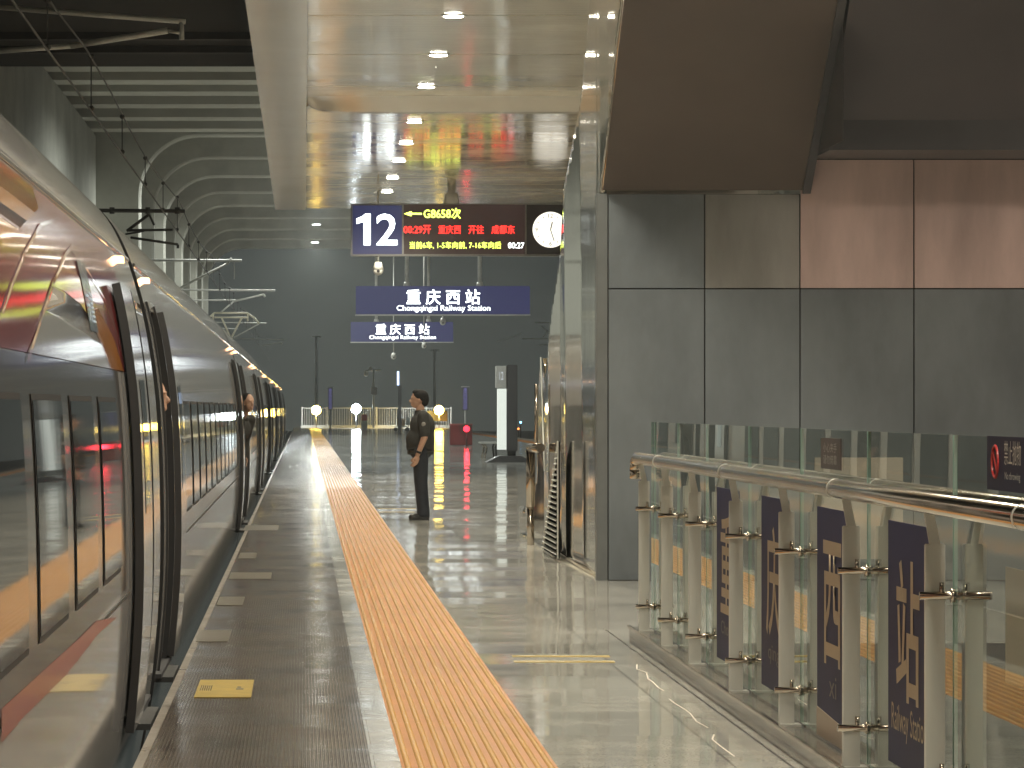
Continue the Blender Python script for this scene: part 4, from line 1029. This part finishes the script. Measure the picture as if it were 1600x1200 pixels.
t = pole('light_mast', 'tall thin grey mast behind the rightmost yellow flood lamp', 'mast', 679, 546, 668, 300, .16, M['grey_paint'])
MB().box(P(679, 546, 300).x-.4, P(679, 546, 300).x+.4, 299.9, 300.1, P(679, 546, 300).z-.1, P(679, 546, 300).z).build('crossbar', M['grey_paint'], t)
t = pole('camera_mast', 'white camera mast with cross arm and control box near the far fence', 'camera mast', 583.5, 577, 668, 250, .085, M['white_paint'])
a, b_ = P(571, 579, 250), P(595, 578, 250); MB().cyl(a, b_, .05, n=8).build('cross_arm', M['white_paint'], t)
q = P(572, 585, 250); MB().ball(q, .16, 14).cyl(q, q+Vector((0, 0, .28)), .14, .1).build('dome_camera', M['white_paint'], t)
q = P(579, 576, 250); MB().box(q.x-.12, q.x+.12, 249.8, 250.2, q.z-.1, q.z+.12).build('box_camera', M['white_paint'], t)
q = P(584.5, 611, 250); MB().box(q.x-.23, q.x+.23, 249.8, 250.1, q.z-.28, q.z+.28).build('control_box', M['grey_paint'], t, bevel=.02)
def led_column(px, py0, py1, pyb, z, label, m=None):
    t = thing('lit_column_sign', label, 'column sign', 'vertical lit column signs'); a, b_ = P(px, py1, z), P(px, py0, z)
    MB().box(a.x-.16, a.x+.16, z, z+.15, a.z, b_.z).build('panel', M['darkgrey'], t)
    MB().cyl((a.x, z+.07, 0), (a.x, z+.07, a.z), .05, n=8).build('post', M['grey_paint'], t)
    text('lettering', '\n'.join('重庆西站欢迎您'), ((a.x), z-.002, (a.z+b_.z)/2), *FRONT, .22, (b_.z-a.z)*.92, m or M['e_blue'], t, .004, vertical=True)
    MB().box(a.x-.22, a.x+.22, z-.02, z+.17, b_.z, b_.z+.05).build('cap', M['grey_paint'], t)
led_column(516, 606, 640, 668, 240, 'violet lettered column sign right of the leftmost flood lamp')
led_column(727, 605, 641, 668, 190, 'violet lettered column sign above the red signal lamp')
t = thing('lit_post', 'slim dark post with bright cool strip light at its top behind the guard', 'lamp post'); q0, q1 = P(622, 580, 200), P(622, 602, 200)
MB().box(q0.x-.06, q0.x+.06, 199.94, 200.06, q1.z, q0.z).build('strip_light', emit('cool strip', (.55, .70, 1), 1.6), t); MB().cyl((q0.x+.1, 200, 0), (q0.x+.1, 200, q1.z), .11, n=10).build('post', M['darkgrey'], t)
bn = thing('fire_box', 'small white box with red top by the far fence', 'fire box'); q = P(569, 668, 248)
MB().box(q.x-.22, q.x+.22, 247.8, 248.2, 0, .55).build('cabinet', M['white_paint'], bn, bevel=.02); MB().box(q.x-.2, q.x+.2, 247.82, 248.18, .55, .98).build('top', mat('bright red', (.6, .05, .03), .4), bn, bevel=.04)
cr_ = thing('luggage_cart', 'low cart with a tan carton beside the guard, far away', 'cart'); q = P(627, 676, 215)
MB().box(q.x-.45, q.x+.45, 214.6, 215.4, .28, .36).build('bed', M['greysteel'], cr_)
for sx_ in (-.35, .35): MB().cyl((q.x+sx_, 214.6, .14), (q.x+sx_, 214.55, .14), .13, n=14).build('wheel', M['rubber'], cr_)
MB().cyl((q.x+.42, 215, .3), (q.x+.42, 215, .95), .03, n=8).build('handle', M['greysteel'], cr_)
tag(MB().box(q.x-.28, q.x+.2, 214.7, 215.2, .362, .80).build('carton', M['tan_box'], bevel=.01), 'tan carton riding on the low cart', 'carton')
bx_ = thing('lit_board', 'yellowish board by the far fence lit by the rightmost flood lamp', 'board'); q0, q1 = P(668, 642, 253.5), P(699, 658, 253.5)
MB().box(q0.x, q1.x, 253.5, 253.6, q1.z, q0.z).build('panel', M['yellow_paint'], bx_)
for x in (q0.x+.06, q1.x-.06): MB().cyl((x, 253.65, 0), (x, 253.65, q0.z), .03, n=8).build('leg', M['greysteel'], bx_)
rb = thing('equipment_box', 'dull red equipment box on the platform under the red signal lamp', 'equipment box'); q0, q1 = fl(703, 697), fl(738, 697); yb2 = q0.y
MB().box(q0.x, q1.x, yb2, yb2+.7, .03, .80).build('cabinet', M['red_paint'], rb, bevel=.02); MB().box(q0.x-.02, q1.x+.02, yb2-.02, yb2+.72, .802, .86).build('lid', mat('grey red lid', (.22, .10, .09), .4), rb, bevel=.01)
sgn = thing('signal_lamp', 'glowing red signal lamp on a short post beside the red box', 'signal lamp'); q = P(729, 670, yb2-.4)
MB().cyl((q.x, q.y+.06, 0), (q.x, q.y+.06, q.z-.06), .03, n=8).build('post', M['darksteel'], sgn); MB().cyl(q, q+Vector((0, .16, 0)), .15, .11, 16).build('housing', M['rubber'], sgn); MB().ball(q, .12, 16, (1, .4, 1)).build('lens', M['e_rlamp'], sgn)
lamp_light(sgn, 'POINT', 8, (1, .03, .05), .1, (q.x, q.y-.25, q.z))
# information totem and bench
tt = thing('information_totem', 'tall dark information totem with a lit side panel on a splayed base', 'totem'); yt = H*F/(722-CY)
q0, q1 = P(776, 712, yt), P(808, 570, yt)
MB().box(q0.x+.26, q1.x, yt-.15, yt+.45, .30, q1.z).build('column', M['darkgrey'], tt, bevel=.02)
MB().box(q0.x-.02, q0.x+.258, yt-.18, yt+.4, 2.02, q1.z-.03).build('head_panel', M['grey_paint'], tt, bevel=.01)
MB().box(q0.x+.03, q0.x+.258, yt-.17, yt+.38, .34, 2.0).build('side_poster', M['e_totem'], tt)
text('number', '12', (q0.x+.12, yt-.181, 2.35), *FRONT, .11, .22, M['e_num'], tt, .003)
b = MB(); b.prism([(q0.x-.3, yt-.45, 0), (q0.x+.95, yt-.45, 0), (q0.x+.66, yt-.45, .17), (q0.x+.05, yt-.45, .17)], (0, 1.1, 0)); b.build('base', M['darkgrey'], tt); MB().box(q0.x+.3, q0.x+.52, yt, yt+.3, .17, .3).build('stem', M['darksteel'], tt)
bc = thing('platform_bench', 'pale metal bench seen end on beside the information totem', 'bench'); q = fl(752, 716)
bq0, bq1 = q.x, q.x+.52
MB().box(bq0, bq1, q.y, q.y+1.8, .42, .47).build('seat', M['greysteel'], bc, bevel=.01)
for yy in (q.y+.1, q.y+1.6):
    MB().path([(bq0+.1, yy, 0), (bq0+.16, yy, .3), (bq0+.1, yy, .42)], .03, 8).build('leg', M['chrome'], bc); MB().path([(bq1-.06, yy, 0), (bq1-.1, yy, .3), (bq1-.06, yy, .42)], .03, 8).build('leg', M['darksteel'], bc)
for px, py, c_, lb in ((813.5, 660, emit('blue signal', (.2, .6, 1), 5), 'tiny blue signal lamp glowing over the far track'), (810, 670, emit('amber signal', (1, .25, .05), 3), 'tiny orange signal lamp glowing over the far track')):
    t = thing('track_signal', lb, 'signal lamp'); q = P(px, py, 230); MB().cyl((q.x, 230.05, -1.35), (q.x, 230.05, q.z), .04, n=6).build('post', M['darksteel'], t); MB().ball(q, .07, 10).build('lens', c_, t)

# ------------------------------------------------------------------ night haze
def haze_box(d):
    o = MB().box(-41, 61, -62, 422, -2.6, 14.5).build('haze', None); o['kind'] = 'stuff'
    m = bpy.data.materials.new('night haze'); m.use_nodes = True; nt = m.node_tree; nt.nodes.clear()
    out = nt.nodes.new('ShaderNodeOutputMaterial'); v = nt.nodes.new('ShaderNodeVolumePrincipled')
    v.inputs['Color'].default_value = (.92, .96, .94, 1); v.inputs['Density'].default_value = d; v.inputs['Anisotropy'].default_value = .65
    nt.links.new(v.outputs[0], out.inputs['Volume']); o.data.materials.append(m)
haze_box(.00065)
